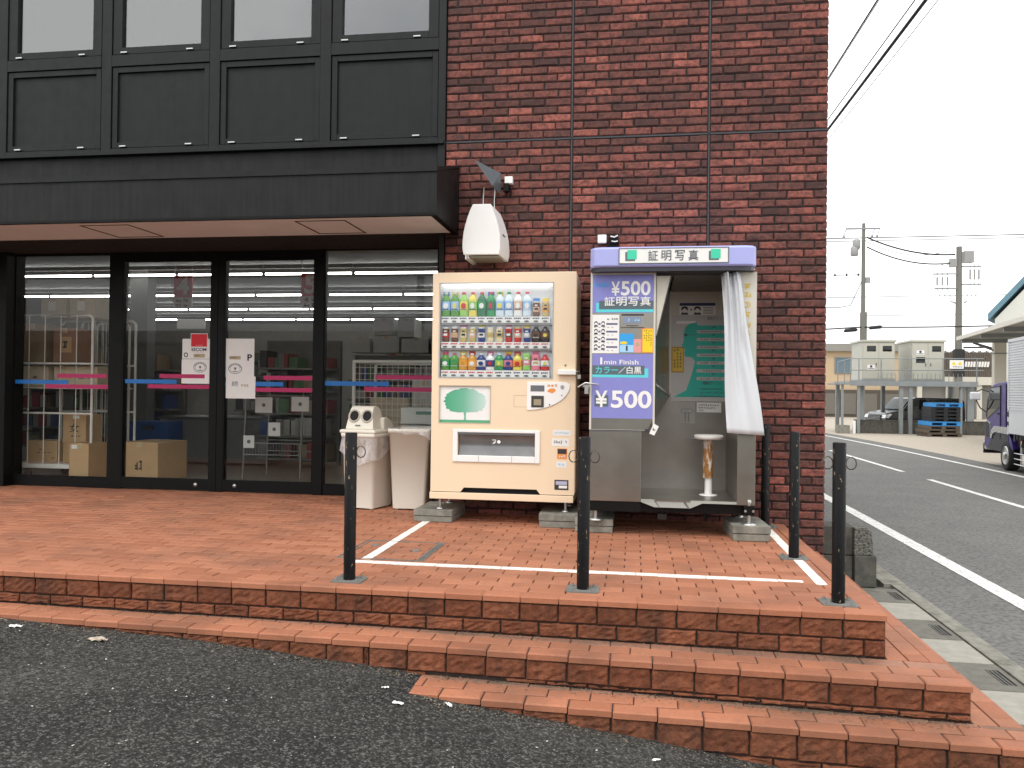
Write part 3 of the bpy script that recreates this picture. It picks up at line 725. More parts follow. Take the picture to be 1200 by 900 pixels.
pane('shop_window', -2.878, -1.795, .104, 2.30, [(-2.876,-2.25,1.028,1.070,1),(-2.382,-1.797,1.092,1.132,0),(-2.488,-1.797,.98,1.02,0)])
# interior shell
io = MB(); io.box(-14, 1.0, DY+.08, 12, -.05, .004); part('shop_floor', io, M_INFLOOR, B0)
io = MB(); io.box(-14, 1.0, -.05, 12, 2.62, 2.75); part('shop_ceiling', io, M_INCEIL, B0)
io = MB(); io.box(-14, 1.0, 11.8, 12, 0, 2.62); io.box(-14.1, -14, -.05, 12, 0, 2.62); io.box(.8, 1.0, -.05, 11.8, 0, 2.62); io.box(-14, -6.3, -.08, -.02, 0, 2.7); io.box(-1.6, .8, -.19, -.02, 0, 2.7); part('shop_wall', io, M_INWALL, B0)
io = MB(); io.box(-7.8, -1.6, -.08, -.03, 2.306, 2.75); part('door_header', io, M_INWALL, B0)
rf = MB(); rf.box(-14, 1.44, -.58, 12, 5.15, 5.25); rf.box(-14, 1.0, -.55, 12, 2.76, 2.9); part('roof_slab', rf, M_FASC, B0)
lw_ = MB(); lw_.box(-14, -7.7, -.95, -.5, -.2, 5.2); part('side_wall', lw_, M_FASC, B0)
print('building done')
# ------------------------------------------------------------------ concrete support blocks (one thing each)
def block(x, y, lx, ly, label, rz=0, h=.092):
    t = thing('concrete_block', label, 'block', (x, y, 0), rz, 'concrete support blocks')
    a = MB(); a.box(-lx/2, lx/2, -ly/2, ly/2, .001, h*.46); part('lower_slab', a, M_CONC, t, bev=.004, local=True)
    b = MB(); b.box(-lx/2-.003, lx/2+.002, -ly/2-.004, ly/2, h*.50, h); part('upper_slab', b, M_CONC, t, bev=.004, local=True)
    c = MB(); c.box(-lx/2+.012, lx/2-.012, -ly/2+.012, ly/2-.012, h*.45, h*.51); part('bed_joint', c, M_CONC2, t, local=True)
block(-1.495, -1.215, .295, .45, 'concrete block pair under the left foot of the cream vending machine', -.02)
block(-.515, -1.275, .345, .45, 'concrete block pair under the right foot of the cream vending machine', .03, .10)
block(-.275, -1.42, .265, .43, 'concrete block pair under the left foot of the photo booth', .0, .098)
block(.785, -1.53, .245, .44, 'concrete block pair under the right foot of the photo booth by the white line', .05, .105)
def foot(parent, x, y, z0, z1, pad=.045, bracket=False):
    m = MB(); m.lathe([(.011, z0+.012), (.011, z1)], x, y, 10); m.lathe([(pad*.7, z0), (pad*.7, z0+.008), (.016, z0+.016)], x, y, 12)
    part('levelling_foot', m, M_ZINC, parent)
    if bracket:
        b = MB(); b.box(x-.035, x+.035, y-.018, y+.03, z1-.075, z1-.01)
        bo = part('foot_bracket', b, M_BLACK, parent, bev=.003)
        c = MB(); c.disc(x-.026, z1-.045, y-.024, .009, 8, d=.008); c.disc(x+.026, z1-.045, y-.024, .009, 8, d=.008); c.lathe([(.013, z1+.002), (.015, z1+.022), (.011, z1+.03)], x, y-.012, 8)
        part('bolt_head', c, M_ZINC, bo)

# ------------------------------------------------------------------ cream vending machine
vm = thing('vending_machine', 'cream drinks vending machine with lit bottle display standing on concrete blocks', 'vending machine', (-.97, -1.2, .17))
VX0, VX1, VZ0, VZ1, VF = -1.520, -.432, .234, 1.886, -1.44
# cabinet shell behind the door, with a well for the display
sh = MB(); sh.box(VX0+.006, VX1-.002, -1.385, -.985, .24, 1.875); part('cabinet', sh, M_CREAM, vm, bev=.006)
# door front built round the display opening
WX0, WX1, WZ0, WZ1 = -1.470, -.597, 1.090, 1.812
d = MB()
d.box(VX0, WX0, VF, -1.386, VZ0, VZ1); d.box(WX1, VX1, VF, -1.386, VZ0, VZ1); d.box(WX0, WX1, VF, -1.386, WZ1, VZ1)
TX0, TX1, TZ0, TZ1 = -1.460, -1.066, .752, 1.034
DX0, DX1, DZ0, DZ1 = -1.312, -.726, .510, .684
d.box(WX0, TX0, VF, -1.386, TZ0, WZ0) if False else None
d.box(WX0, WX1, VF, -1.386, TZ1+.001, WZ0)
d.box(TX1, WX1, VF, -1.386, TZ0, TZ1+.001); d.box(WX0, TX0, VF, -1.386, TZ0, TZ1+.001)
d.box(WX0, WX1, VF, -1.386, DZ1, TZ0); d.box(WX0, DX0, VF, -1.386, DZ0, DZ1); d.box(DX1, WX1, VF, -1.386, DZ0, DZ1)
d.box(WX0, WX1, VF, -1.386, .268, DZ0)
d.box(WX0, -1.288, VF, -1.386, VZ0, .268); d.box(-.685, WX1, VF, -1.386, VZ0, .268)
part('door', d, M_CREAM, vm)
ed = MB(); ed.box(VX1-.001, VX1+.006, -1.43, -1.0, .25, 1.87); ed.box(VX0, VX1, VF+.002, -1.3, 1.884, 1.8885); part('door_edge', ed, M_CREAM, vm, bev=.003)
kp = MB(); kp.box(-1.30, -.67, -1.405, -1.386, .232, .27); kp.prism([(-1.288,.2345),(-1.262,.268),(-1.288,.268)], VF+.0005, -1.39, 'y', 1); kp.prism([(-.685,.2345),(-.685,.268),(-.711,.268)], VF+.0005, -1.39, 'y', 1); part('kick_recess', kp, [M_HOLE, M_CREAM], vm)
bp = MB(); bp.box(-1.526, -.437, -1.446, -.99, .178, .229); part('base_plate', bp, M_CREAM, vm, bev=.004)
gl = MB(); gl.box(VX0+.01, VX1-.01, -1.434, -1.40, .2285, .2345); part('gasket', gl, M_HOLE, vm)
for x, y in ((-1.46, -1.37), (-.50, -1.37), (-1.46, -1.04), (-.50, -1.04)): foot(vm, x, y, .094 if x < -1 else .102, .18)
# display well
dw = MB(); dw.box(WX0, WX1, -1.386, -1.384, WZ0, WZ1)
dw.box(WX0-.0, WX0+.006, VF+.006, -1.386, WZ0, WZ1); dw.box(WX1-.006, WX1, VF+.006, -1.386, WZ0, WZ1)
M_DISP = simple('display_back', (.74, .76, .78), .5, 0, .05, 4)
part('display_back', dw, M_DISP, vm)
dt = MB(); dt.frame(WX0, WX1, WZ0, WZ1, .010, VF-.002, VF+.010); part('display_trim', dt, simple('grey_trim', (.42, .42, .40), .4), vm)
lp = MB(); lp.box(WX0+.02, WX1-.02, -1.412, -1.396, WZ1-.016, WZ1-.006); part('display_lamp', lp, M_VLAMP, vm)
vg = MB(); vg.box(WX0+.008, WX1-.008, VF+.001, VF+.004, WZ0+.008, WZ1-.008); part('display_glass', vg, M_VGLASS, vm)
SHZ = [(1.508, 1.556), (1.316, 1.364), (1.100, 1.152)]
for k, (a, b) in enumerate(SHZ):
    s = MB(); s.box(-1.455, -.626, -1.425, -1.386, a, b); sp = part('price_rail', s, M_WHITE, vm, bev=.002)
    q = MB(); q.box(WX0+.008, WX1-.008, -1.42, -1.386, a-.012, a-.002); part('shelf', q, simple('shelf_grey', (.35, .36, .37), .4), vm)
    for i in range(12):
        x = -1.424+.0692*i; bt = MB(); bt.prism([(x+.018*math.cos(t)*1.0, a+.013+.0065*math.sin(t)) for t in [2*PI*j/12 for j in range(12)]], -1.429, -1.424, 'y')
        part('select_button', bt, M_GREYINK, sp); pr_ = MB()
        mcol = (M_BLUEINK, M_RED, M_RED if i < 6 else M_BLUEINK)[k]
        for w_ in range(4): pr_.box(x-.026+.0135*w_, x-.026+.0135*w_+.0105, -1.4262, -1.4248, a+.030+(.002 if w_ % 2 else 0), a+.040)
        part('price_print', pr_, mcol, sp)
C = {}
def col(name, rgb, rough=.3):
    if name not in C: C[name] = simple('drink_'+name, rgb, rough, 0, .04, 30)
    return C[name]
def bottle(x, z, h, r, body, label, cap, l0=.25, l1=.62):
    y = -1.405; sc = .55; r *= 1.08
    pr = [(.86,0),(1,.03),(1,l0),(1.03,l0+.001),(1.03,l1),(1,l1+.001),(.97,.70),(.62,.82),(.38,.88),(.38,.915),(.44,.916),(.44,.995),(.40,1)]
    mb = MB(); n = 12
    def ring(rr, zz): return [(x+r*rr*math.cos(2*PI*i/n), y+r*rr*sc*math.sin(2*PI*i/n), z+h*zz) for i in range(n)]
    for i in range(len(pr)-1):
        m = 1 if l0 < pr[i+1][1] <= l1 else (2 if pr[i+1][1] > .93 else 0)
        mb.rings([ring(*pr[i]), ring(*pr[i+1])], m, False)
    mb.add(ring(*pr[-1]), [tuple(range(n))], 2)
    zc = z+h*(l0+l1)*.5; k = PR.uniform(.35, .6); mb.prism([(x+r*k*math.cos(a), zc+h*(l1-l0)*.32*math.sin(a)) for a in [2*PI*i/10 for i in range(10)]], y-r*sc-.0035, y-r*sc*.6, 'y', 3); mb.box(x-r*.7, x+r*.7, y-r*sc-.0012, y-r*sc*.5, z+h*(l0+.03), z+h*(l0+.06), 4)
    part('bottle', mb, [body, label, cap, (white, lemon, red, body)[PR.randrange(4)], (M_INK, white, navy)[PR.randrange(3)]], vm)
def can(x, z, h, r, body, band, top):
    y = -1.405; n = 12; mb = MB()
    pr = [(.85,0),(1,.05),(1,.30),(1,.62),(1,.90),(.86,.97),(.86,1)]
    def ring(rr, zz): return [(x+r*rr*math.cos(2*PI*i/n), y+r*rr*.6*math.sin(2*PI*i/n), z+h*zz) for i in range(n)]
    for i in range(len(pr)-1): mb.rings([ring(*pr[i]), ring(*pr[i+1])], (0,0,1,0,2,2)[i], False)
    mb.add(ring(*pr[-1]), [tuple(range(n))], 2)
    mb.box(x-r*.55, x+r*.55, y-r*.6-.0015, y-r*.3, z+h*.42, z+h*.56, 3); mb.box(x-r*.4, x+r*.4, y-r*.6-.0015, y-r*.3, z+h*.68, z+h*.76, 4)
    part('can', mb, [body, band, top, (white, M_INK, gold)[PR.randrange(3)], (white, M_INK)[PR.randrange(2)]], vm)
X_ = [-1.424+.0692*i for i in range(12)]
gold = col('gold', (.55, .42, .16)); brown = col('brown', (.16, .07, .035)); dark = col('dark', (.035, .02, .018)); silv = col('silver', (.6, .6, .6), .25)
green = col('green', (.03, .30, .10)); lime = col('lime', (.30, .58, .14)); lemon = col('lemon', (.78, .66, .12)); aqua = col('aqua', (.30, .52, .80)); clear = col('clear', (.66, .76, .84))
white = col('white', (.82, .82, .80)); red = col('red', (.55, .03, .03)); pink = col('pink', (.75, .22, .30)); orange = col('orange', (.80, .36, .04)); navy = col('navy', (.03, .05, .22)); teal = col('deep_green', (.02, .17, .08)); cream = col('cream', (.75, .65, .42)); peach = col('peach', (.72, .45, .32)); redcap = col('red_cap', (.6, .06, .10)); leaf = col('leaf', (.10, .30, .05)); tea = col('tea', (.62, .30, .04))
z = SHZ[0][1]+.002
for i, (b, l, c) in enumerate([(leaf,aqua,silv),(leaf,aqua,silv),(lime,lemon,redcap),(lemon,lime,redcap),(teal,green,redcap),(green,teal,redcap),(clear,aqua,green),(clear,aqua,green),(white,peach,redcap),(clear,aqua,redcap)]):
    bottle(X_[i], z, .185, .031, b, l, c)
can(X_[10], z, .115, .025, brown, peach, silv); can(X_[11], z, .115, .025, gold, orange, peach)
z = SHZ[1][1]+.002
for i, (b, l) in enumerate([(brown,red),(brown,peach),(gold,cream),(gold,peach),(navy,white),(cream,gold),(cream,gold),(red,brown),(red,peach),(navy,silv)]): can(X_[i], z, .112, .026, b, l, silv if i < 8 else gold)
for i in (10, 11): bottle(X_[i], z, .118, .031, dark, brown, col('black_cap', (.01,.01,.01)))
z = SHZ[2][1]+.002
for i, (b, l, c) in enumerate([(leaf,green,redcap),(leaf,green,redcap),(tea,orange,white),(tea,orange,white),(navy,white,white),(white,navy,white),(green,lime,clear),(navy,pink,redcap),(lemon,orange,gold)]): bottle(X_[i], z, .125, .032, b, l, c, .2, .6)
can(X_[9], z, .128, .030, lime, pink, lime); can(X_[10], z, .118, .033, pink, white, pink); bottle(X_[11], z, .12, .030, red, white, redcap)
tg = [col('tag_'+k, c) for k, c in (('blue', (.06,.22,.6)), ('red', (.6,.04,.05)), ('pink', (.7,.2,.35)), ('yellow', (.75,.6,.05)), ('white', (.8,.8,.8)))]
for i in range(12):
    for k, zz in enumerate((SHZ[0][1]+(.175 if i < 10 else .125), SHZ[1][1]+.118, SHZ[2][1]+.128)):
        if (i*7+k*3) % 5 < 3:
            q = MB(); q.box(X_[i]-.026, X_[i]+.022, -1.391, -1.3885, zz-.012, zz+.016); part('shelf_tag', q, tg[(i*3+k) % 5], vm)
# tree picture panel, printed on a recessed sheet
tp = MB(); tp.box(TX0, TX1, -1.428, -1.39, TZ0, TZ1); tpo = part('picture_panel', tp, M_PWHITE, vm)
def tree_green():
    g = NG('tree_print'); s = g.n('ShaderNodeSeparateXYZ'); g.l(g.pos, s.inputs[0]); m = g.n('ShaderNodeMapRange'); m.inputs['From Min'].default_value = -1.43; m.inputs['From Max'].default_value = -1.09
    g.l(s.outputs['X'], m.inputs['Value']); return g.fin(g.ramp(m.outputs[0], [(0, (.05, .34, .17)), (.45, (.14, .42, .28)), (1, (.55, .68, .64))]), .5)
M_TREE = tree_green()
tr = MB(); rt = random.Random(4); cx, cz = -1.262, .915
pts = []
for i in range(46):
    a = 2*PI*i/46; rx_, rz_ = .162, .098; k = 1+.05*rt.uniform(-1, 1)+(.02 if i % 2 else -.02)
    pts.append((cx+rx_*k*math.cos(a), max(cz+rz_*k*math.sin(a), .832+.006*rt.uniform(0, 1))))
tr.prism(pts, -1.4292, -1.4281, 'y'); tr.prism([(-1.272,.775),(-1.252,.775),(-1.256,.80),(-1.252,.84),(-1.275,.84),(-1.268,.80)], -1.4294, -1.4283, 'y')
part('tree_print', tr, M_TREE, tpo)
tr = MB(); tr.box(TX0+.003, TX1-.003, -1.4293, -1.428, TZ0+.002, TZ0+.024); part('ground_print', tr, simple('grass_print', (.10, .36, .20), .5), tpo)
tt = MB(); tt.frame(TX0-.004, TX1+.004, TZ0-.004, TZ1+.004, .007, VF-.0015, VF+.008); part('panel_trim', tt, simple('trim_sand', (.55, .44, .30), .4), vm)
# dispensing port
dp = MB(); dp.frame(-1.350, -.688, .462, .706, .038, VF-.012, VF-.0005, wb=.05, wt=.022); po = part('dispensing_port', dp, M_WHITE, vm, bev=.004)
fl = MB(); ns = 10
fl.rings([[(DX0+.004, VF+.012+.02*math.sin(PI*i/ns), DZ0+(DZ1-DZ0)*i/ns) for i in range(ns+1)], [(DX1-.004, VF+.012+.02*math.sin(PI*i/ns), DZ0+(DZ1-DZ0)*i/ns) for i in range(ns+1)]], 0, False, True, False)
part('flap', fl, simple('smoked_flap', (.22, .22, .22), .18, .4, .3, 9), po)
g1 = MB(); g1.box(DX0-.002, DX1+.002, -1.405, -1.39, DZ0, DZ1); part('port_back', g1, M_HOLE, po)
g1 = MB(); g1.box(DX0, DX1, VF-.004, VF+.02, DZ1-.016, DZ1+.002); part('flap_hinge', g1, M_GREYINK, po)
g1 = MB()
for x in (-1.15, -.90): g1.box(x-.001, x+.001, VF-.0135, VF-.0115, .463, .511)
part('port_seam', g1, M_GREYINK, po); g1 = MB(); g1.merge(txt('↗', -1.055, -1.022, .60, .632, VF+.008)); part('arrow_print', g1, M_WHITE, po); g1 = MB(); g1.disc(-1.0, .616, VF+.0068, .013, 14); part('round_print', g1, M_WHITE, po)
# coin panel: quarter round white plate
cpn = MB(); pts = [(-.790, .858), (-.790, 1.068), (-.50, 1.068), (-.470, 1.05)]+[(-.790+.322*math.cos(a)-.0, 1.05+(-.192)*math.sin(a)) for a in [R(8+82*i/10) for i in range(11)]]
cpn.prism([(x, z) for x, z in pts], VF-.007, VF-.0005, 'y'); cpo = part('coin_panel', cpn, M_WHITE, vm, bev=.002)
a_ = MB(); a_.box(-.763, -.660, VF-.0085, VF-.006, .998, 1.043); part('price_display', a_, M_GREYINK, cpo)
a_ = MB(); a_.box(-.757, -.663, VF-.012, VF-.006, .880, .966); co = part('note_slot', a_, simple('slot_dark', (.05, .045, .04), .4), cpo, bev=.003)
a_ = MB(); a_.box(-.738, -.682, VF-.014, VF-.0115, .895, .94); part('slot_plate', a_, simple('slot_bronze', (.40, .33, .22), .4, .3), co)
a_ = MB(); a_.prism([(-.64,.998),(-.60,.985),(-.575,1.005),(-.585,1.022),(-.62,1.02)], VF-.0085, VF-.006, 'y'); a_.merge(txt('~~~', -.64, -.56, 1.032, 1.052, VF-.0075)); part('coin_print', a_, M_ORANGE, cpo)
a_ = MB(); a_.disc(-.527, 1.032, VF-.010, .015, 14, d=.004); part('return_lever', a_, M_ZINC, cpo); a_ = MB(); a_.disc(-.62, .90, VF-.0085, .006, 8, d=.002); a_.disc(-.53, .97, VF-.0085, .005, 8, d=.002); part('screw', a_, M_GREYINK, cpo)
a_ = MB(); a_.frame(-.889, -.788, .880, .968, .0022, VF-.0012, VF+.001); part('service_hatch', a_, simple('cream_seam', (.50, .38, .24), .5), vm)
# stickers on the lower right
for (x0, x1, z0, z1, m, tx, tm) in ((-.593,-.462,.672,.714,M_PWHITE,'~~~~~~~',M_LBLUE),(-.600,-.474,.594,.650,M_PWHITE,'~~~~~~',M_GREYINK),(-.565,-.490,.437,.480,M_PWHITE,'~~',M_LBLUE)):
    s = MB(); s.box(x0, x1, VF-.0012, VF+.001, z0, z1); o = part('sticker', s, m, vm); s = MB(); s.merge(txt(tx, x0+.012, x1-.012, z0+(z1-z0)*.35, z1-(z1-z0)*.25, VF-.0014)); part('lettering', s, tm, o)
s = MB(); s.box(-.560, -.486, VF-.0012, VF+.001, .500, .578); o = part('sticker', s, M_ORANGE, vm); s = MB(); s.box(-.556, -.490, VF-.002, VF, .538, .574); part('sticker_photo', s, M_INK, o)
s = MB(); s.merge(txt('~~~', -.55, -.497, .508, .53, VF-.002)); part('lettering', s, M_PWHITE, o)
s = MB(); s.box(-.578, -.474, VF-.003, VF+.001, .272, .346); o = part('certificate_window', s, M_INK, vm, bev=.003); s = MB(); s.box(-.568, -.484, VF-.0045, VF-.002, .31, .336); part('certificate', s, simple('pale_violet_paper', (.45, .45, .60), .6), o); s = MB(); s.box(-.545, -.484, VF-.0045, VF-.002, .284, .304); part('certificate', s, M_PWHITE, o)
# lock bar with hasp at the door's right edge
s = MB(); s.box(-.560, -.425, VF-.035, VF-.0005, 1.122, 1.160); lo = part('lock_bar', s, M_WHITE, vm, bev=.005); s = MB(); s.tube([(-.432,-1.47,1.145),(-.405,-1.47,1.15),(-.398,-1.44,1.13),(-.402,-1.42,1.11)], .006, 8); s.box(-.415,-.392,-1.455,-1.435,1.095,1.125); part('hasp', s, M_ZINC, lo)
s = MB(); s.disc(-.506, 1.193, VF-.004, .008, 10, d=.005); part('key_hole', s, M_GREYINK, vm)

# ------------------------------------------------------------------ photo booth
pb = thing('photo_booth', 'stainless steel ID photo booth with lavender sign, violet price posters and white curtain', 'photo booth', (.25, -1.35, .16))
PF = -1.70
# left cabinet: upper console with slanted side, lower box
def hexa(mb, f, b, y0, y1, m=0):   # front quad and back quad as (x,z) lists, anticlockwise seen from the front
    n = len(f); vs = [(x, y0, z) for x, z in f]+[(x, y1, z) for x, z in b]
    fs = [tuple(range(n)), tuple(range(2*n-1, n-1, -1))]+[(i, n+i, n+(i+1) % n, (i+1) % n) for i in range(n)]
    mb.add(vs, fs, m)
uc = MB(); hexa(uc, [(-.311,.735),(.090,.735),(.141,.83),(.141,1.832),(-.311,1.832)], [(-.311,.735),(.10,.80),(.268,.965),(.268,1.832),(-.311,1.832)], PF, -1.0)
part('console', uc, M_STEEL, pb)
lb = MB(); lb.box(-.311, .052, PF+.004, -1.0, .235, .732); part('lower_cabinet', lb, M_STEEL, pb, bev=.003)
sm_ = MB(); sm_.box(-.311, .052, PF-.0005, PF+.004, .7225, .728); part('cabinet_seam', sm_, M_GREYINK, pb)
fr = MB(); fr.frame(-.312, .141, .735, 1.838, .014, PF-.004, PF-.0002, wb=.002); part('front_trim', fr, M_BEIGE, pb)
wg = MB(); wg.add([(.1422,-1.697,1.05),(.2692,-1.02,.972),(.2692,-1.02,.985),(.1422,-1.697,1.064)], [(0,1,2,3),(3,2,1,0)]); wg.add([(.150,-1.697,1.05),(.277,-1.02,.972),(.277,-1.02,.985),(.150,-1.697,1.064)], [(0,1,2,3),(3,2,1,0)]); wg.add([(.1422,-1.697,1.064),(.150,-1.697,1.064),(.277,-1.02,.985),(.2692,-1.02,.985)], [(0,1,2,3)])
part('console_ledge', wg, M_WHITE, pb)
bs = MB(); bs.prism([(.146,1.822),(.249,1.82),(.146,1.39)], -1.685, -1.675, 'y'); bo = part('light_baffle', bs, simple('frosted_panel', (.60, .57, .48), .5), pb)
bs = MB(); bs.add([(.243,-1.6865,1.82),(.253,-1.6865,1.82),(.150,-1.6865,1.38),(.146,-1.6865,1.39)], [(3,2,1,0)]); bs.box(.146,.25,-1.687,-1.685,1.814,1.826); part('baffle_edge', bs, M_INK, bo)
# cabin: back wall, ceiling, floor, right jamb
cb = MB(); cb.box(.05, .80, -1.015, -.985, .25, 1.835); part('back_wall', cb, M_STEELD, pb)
cu = MB(); cu.box(.2695, .70, -1.0165, -1.0155, 1.00, 1.785); part('back_upper_panel', cu, M_BEIGE, pb)
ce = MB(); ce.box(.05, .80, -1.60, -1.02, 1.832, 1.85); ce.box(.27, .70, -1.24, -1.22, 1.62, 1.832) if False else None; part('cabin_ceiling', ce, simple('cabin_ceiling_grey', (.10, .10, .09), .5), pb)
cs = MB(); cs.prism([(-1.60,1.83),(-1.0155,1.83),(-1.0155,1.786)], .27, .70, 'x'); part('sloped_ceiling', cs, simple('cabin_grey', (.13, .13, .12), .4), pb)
fl = MB(); fl.box(.05, .70, -1.70, -1.015, .248, .258); fo = part('cabin_floor', fl, M_STEEL, pb)
ap = MB(); ap.add([(.052,-1.7015,.258),(.70,-1.7015,.258),(.70,-1.705,.240),(.47,-1.705,.240),(.39,-1.712,.205),(.145,-1.712,.205),(.052,-1.705,.238)], [(0,6,5,4,3,2,1)]); ap.box(.145, .39, -1.72, -1.702, .250, .2585); part('floor_apron', ap, M_STEEL, pb)
ap = MB(); ap.tube([(.150,-1.714,.25),(.182,-1.713,.203)], .0025, 6); ap.tube([(.352,-1.714,.25),(.385,-1.713,.203)], .0025, 6); ap.tube([(.345,-1.715,.25),(.375,-1.713,.203)], .0025, 6); part('apron_fold', ap, M_GREYINK, pb)
jb = MB(); jb.box(.700, .822, PF, -1.0, .235, 1.835); part('right_jamb', jb, M_STEEL, pb, bev=.003)
jp = MB(); jp.box(.703, .819, PF-.0025, PF-.0003, .80, 1.832); jo = part('jamb_panel', jp, M_BEIGE, pb)
ll = MB()
for k, ch in enumerate('~~~~~~~~~~~'): ll.merge(txt(ch, .735, .790, 1.715-.066*k, 1.765-.066*k, PF-.003))
part('lettering', ll, simple('faded_yellow', (.62, .45, .08), .6), jo)
ba = MB(); ba.box(-.306, .052, -1.69, -1.0, .165, .236); ba.box(.052, .82, -1.66, -1.0, .165, .246); part('base_frame', ba, M_BLACK, pb)
for x, y in ((-.262, -1.665), (.782, -1.70)): foot(pb, x, y, .098 if x < 0 else .105, .245, bracket=True, pad=.07)
for x, y in ((-.262, -1.05), (.76, -1.35)): foot(pb, x, y, .001 if x < 0 else .105, .18)
un = MB(); un.box(.18, .245, -1.3, -1.2, .06, .10); un.box(.20, .225, -1.26, -1.24, .10, .17); part('underside_box', un, M_PLATE, pb)
# lavender header with rounded ends
def rrect(x0, x1, z0, z1, r, n=5):
    p = []
    for cx_, cz_, a0 in ((x1-r, z1-r, 0), (x0+r, z1-r, 90), (x0+r, z0+r, 180), (x1-r, z0+r, 270)): p += [(cx_+r*math.cos(R(a0+90*i/n)), cz_+r*math.sin(R(a0+90*i/n))) for i in range(n+1)]
    return p
hd = MB()
hy = [(-.322+.0, -1.62), (-.30, -1.76), (-.26, -1.80), (.755, -1.80), (.795, -1.76), (.815, -1.62)]
ring = [(-.318,-1.66),(-.312,-1.745),(-.285,-1.79),(-.24,-1.805),(.735,-1.805),(.78,-1.79),(.807,-1.745),(.813,-1.66),(.813,-1.0),(-.318,-1.0)]
rng_ = [[(x*(1 if k not in (0, 3) else .996)+(0 if k not in (0,3) else .001), y+(.012 if k in (0, 3) and y < -1.1 else 0), z_) for x, y in ring] for k, z_ in enumerate((1.862, 1.872, 1.985, 2.000))]
hd.rings(rng_, 0, True, False); ho = part('header', hd, M_LAV, pb, bev=.004)
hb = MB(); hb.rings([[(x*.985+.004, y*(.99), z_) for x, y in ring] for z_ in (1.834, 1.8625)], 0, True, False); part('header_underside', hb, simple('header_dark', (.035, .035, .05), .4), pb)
sg = MB(); sg.frame(-.117, .620, 1.881, 1.990, .006, -1.811, -1.803); part('sign_trim', sg, M_GREYINK, ho)
sg = MB(); sg.box(-.111, .614, -1.809, -1.8045, 1.887, 1.984); so_ = part('sign_panel', sg, M_PWHITE, ho)
for x in (-.058, .502):
    s = MB(); s.prism(rrect(x-.014, x+.053, 1.900, 1.964, .004, 2), -1.8098, -1.809, 'y'); part('square_shadow', s, M_GREYINK, pb)
    s = MB(); s.prism(rrect(x, x+.064, 1.912, 1.976, .004, 2), -1.811, -1.810, 'y'); part('green_square', s, M_GREEN, pb)
s = MB()
for k, ch in enumerate('証明写真'): s.merge(txt(ch, .083+.090*k, .083+.090*k+.066, 1.900, 1.972, -1.810, .010))
part('lettering', s, M_GREYINK, pb)
# posters on the console
p1 = MB(); p1.box(-.300, .127, PF-.002, PF-.0002, 1.556, 1.822); p1o = part('price_poster', p1, M_POSTER, pb)
def pr(m, mat, parent): part('print', m, mat, parent)
def tx(m, mat, parent): part('lettering', m, mat, parent)
s = MB(); s.box(-.272, .125, PF-.0024, PF-.002, 1.560, 1.625); pr(s, M_CYAN, p1o)
s = MB(); s.box(-.252, .125, PF-.0028, PF-.0022, 1.580, 1.641); pr(s, M_SLATE, p1o)
s = MB(); s.merge(txt('¥', -.168, -.108, 1.676, 1.775, PF-.003, .014)); tx(s, M_PWHITE, p1o); s = MB(); s.merge(txt('500', -.100, .104, 1.676, 1.778, PF-.003, .022)); tx(s, M_PWHITE, p1o)
s = MB()
for k, ch in enumerate('証明写真'): s.merge(txt(ch, -.215+.083*k, -.215+.083*k+.072, 1.604, 1.668, PF-.0036, .012))
tx(s, M_PWHITE, p1o); s = MB(); s.merge(txt('Studio', -.286, -.178, 1.738, 1.772, PF-.003, .01)); tx(s, M_SKYB, p1o)
p2 = MB(); p2.box(-.294, .130, PF-.002, PF-.0002, .816, 1.266); p2o = part('price_poster', p2, M_POSTER, pb)
s = MB(); s.box(-.294, .094, PF-.0024, PF-.002, 1.103, 1.166); pr(s, M_CYAN, p2o)
s = MB(); s.box(-.294, .068, PF-.0028, PF-.0022, 1.122, 1.186); pr(s, M_SLATE, p2o)
s = MB(); s.merge(txt('1', -.240, -.225, 1.194, 1.242, PF-.003)); tx(s, M_PWHITE, p2o); s = MB(); s.merge(txt('min Finish', -.212, .026, 1.194, 1.226, PF-.003, .015)); tx(s, M_PWHITE, p2o)
s = MB(); s.merge(txt('カラー', -.272, -.115, 1.130, 1.178, PF-.0034, .012)); tx(s, M_CYAN, p2o)
s = MB(); s.merge(txt('／', -.112, -.062, 1.130, 1.178, PF-.0034, .012)); s.merge(txt('白黒', -.055, .047, 1.128, 1.180, PF-.0034, .012)); tx(s, M_PWHITE, p2o)
s = MB(); s.box(-.277, -.180, PF-.0024, PF-.002, .897, .978); pr(s, M_SLATE, p2o)
s = MB(); s.merge(txt('¥', -.272, -.186, .893, 1.010, PF-.003, .016)); tx(s, M_PWHITE, p2o); s = MB(); s.merge(txt('500', -.162, .118, .888, 1.012, PF-.003, .024)); tx(s, M_PWHITE, p2o)
# sample chart with rows of small portraits
ch_ = MB(); ch_.box(-.298, -.110, PF-.002, PF-.0002, 1.272, 1.542); co = part('sample_chart', ch_, M_PWHITE, pb)
s = MB(); f_ = MB(); q_ = MB()
for r_ in range(4):
    z_ = 1.478-.054*r_
    for c_ in range(2):
        x_ = -.272+.050*c_; s.disc(x_, z_+.006, PF-.0026, .013, 12, d=.0006); s.prism([(x_-.015, z_-.02), (x_+.015, z_-.02), (x_+.010, z_-.008), (x_-.010, z_-.008)], PF-.0026, PF-.002, 'y'); f_.disc(x_, z_+.001, PF-.003, .009, 10, d=.0006)
    q_.box(-.200, -.122, PF-.0026, PF-.002, z_-.007, z_+.006); q_.box(-.256, -.240, PF-.0026, PF-.002, z_-.007, z_+.006)
    for c_ in range(5): q_.box(-.285+.03*c_, -.270+.03*c_, PF-.0026, PF-.002, z_-.026, z_-.023)
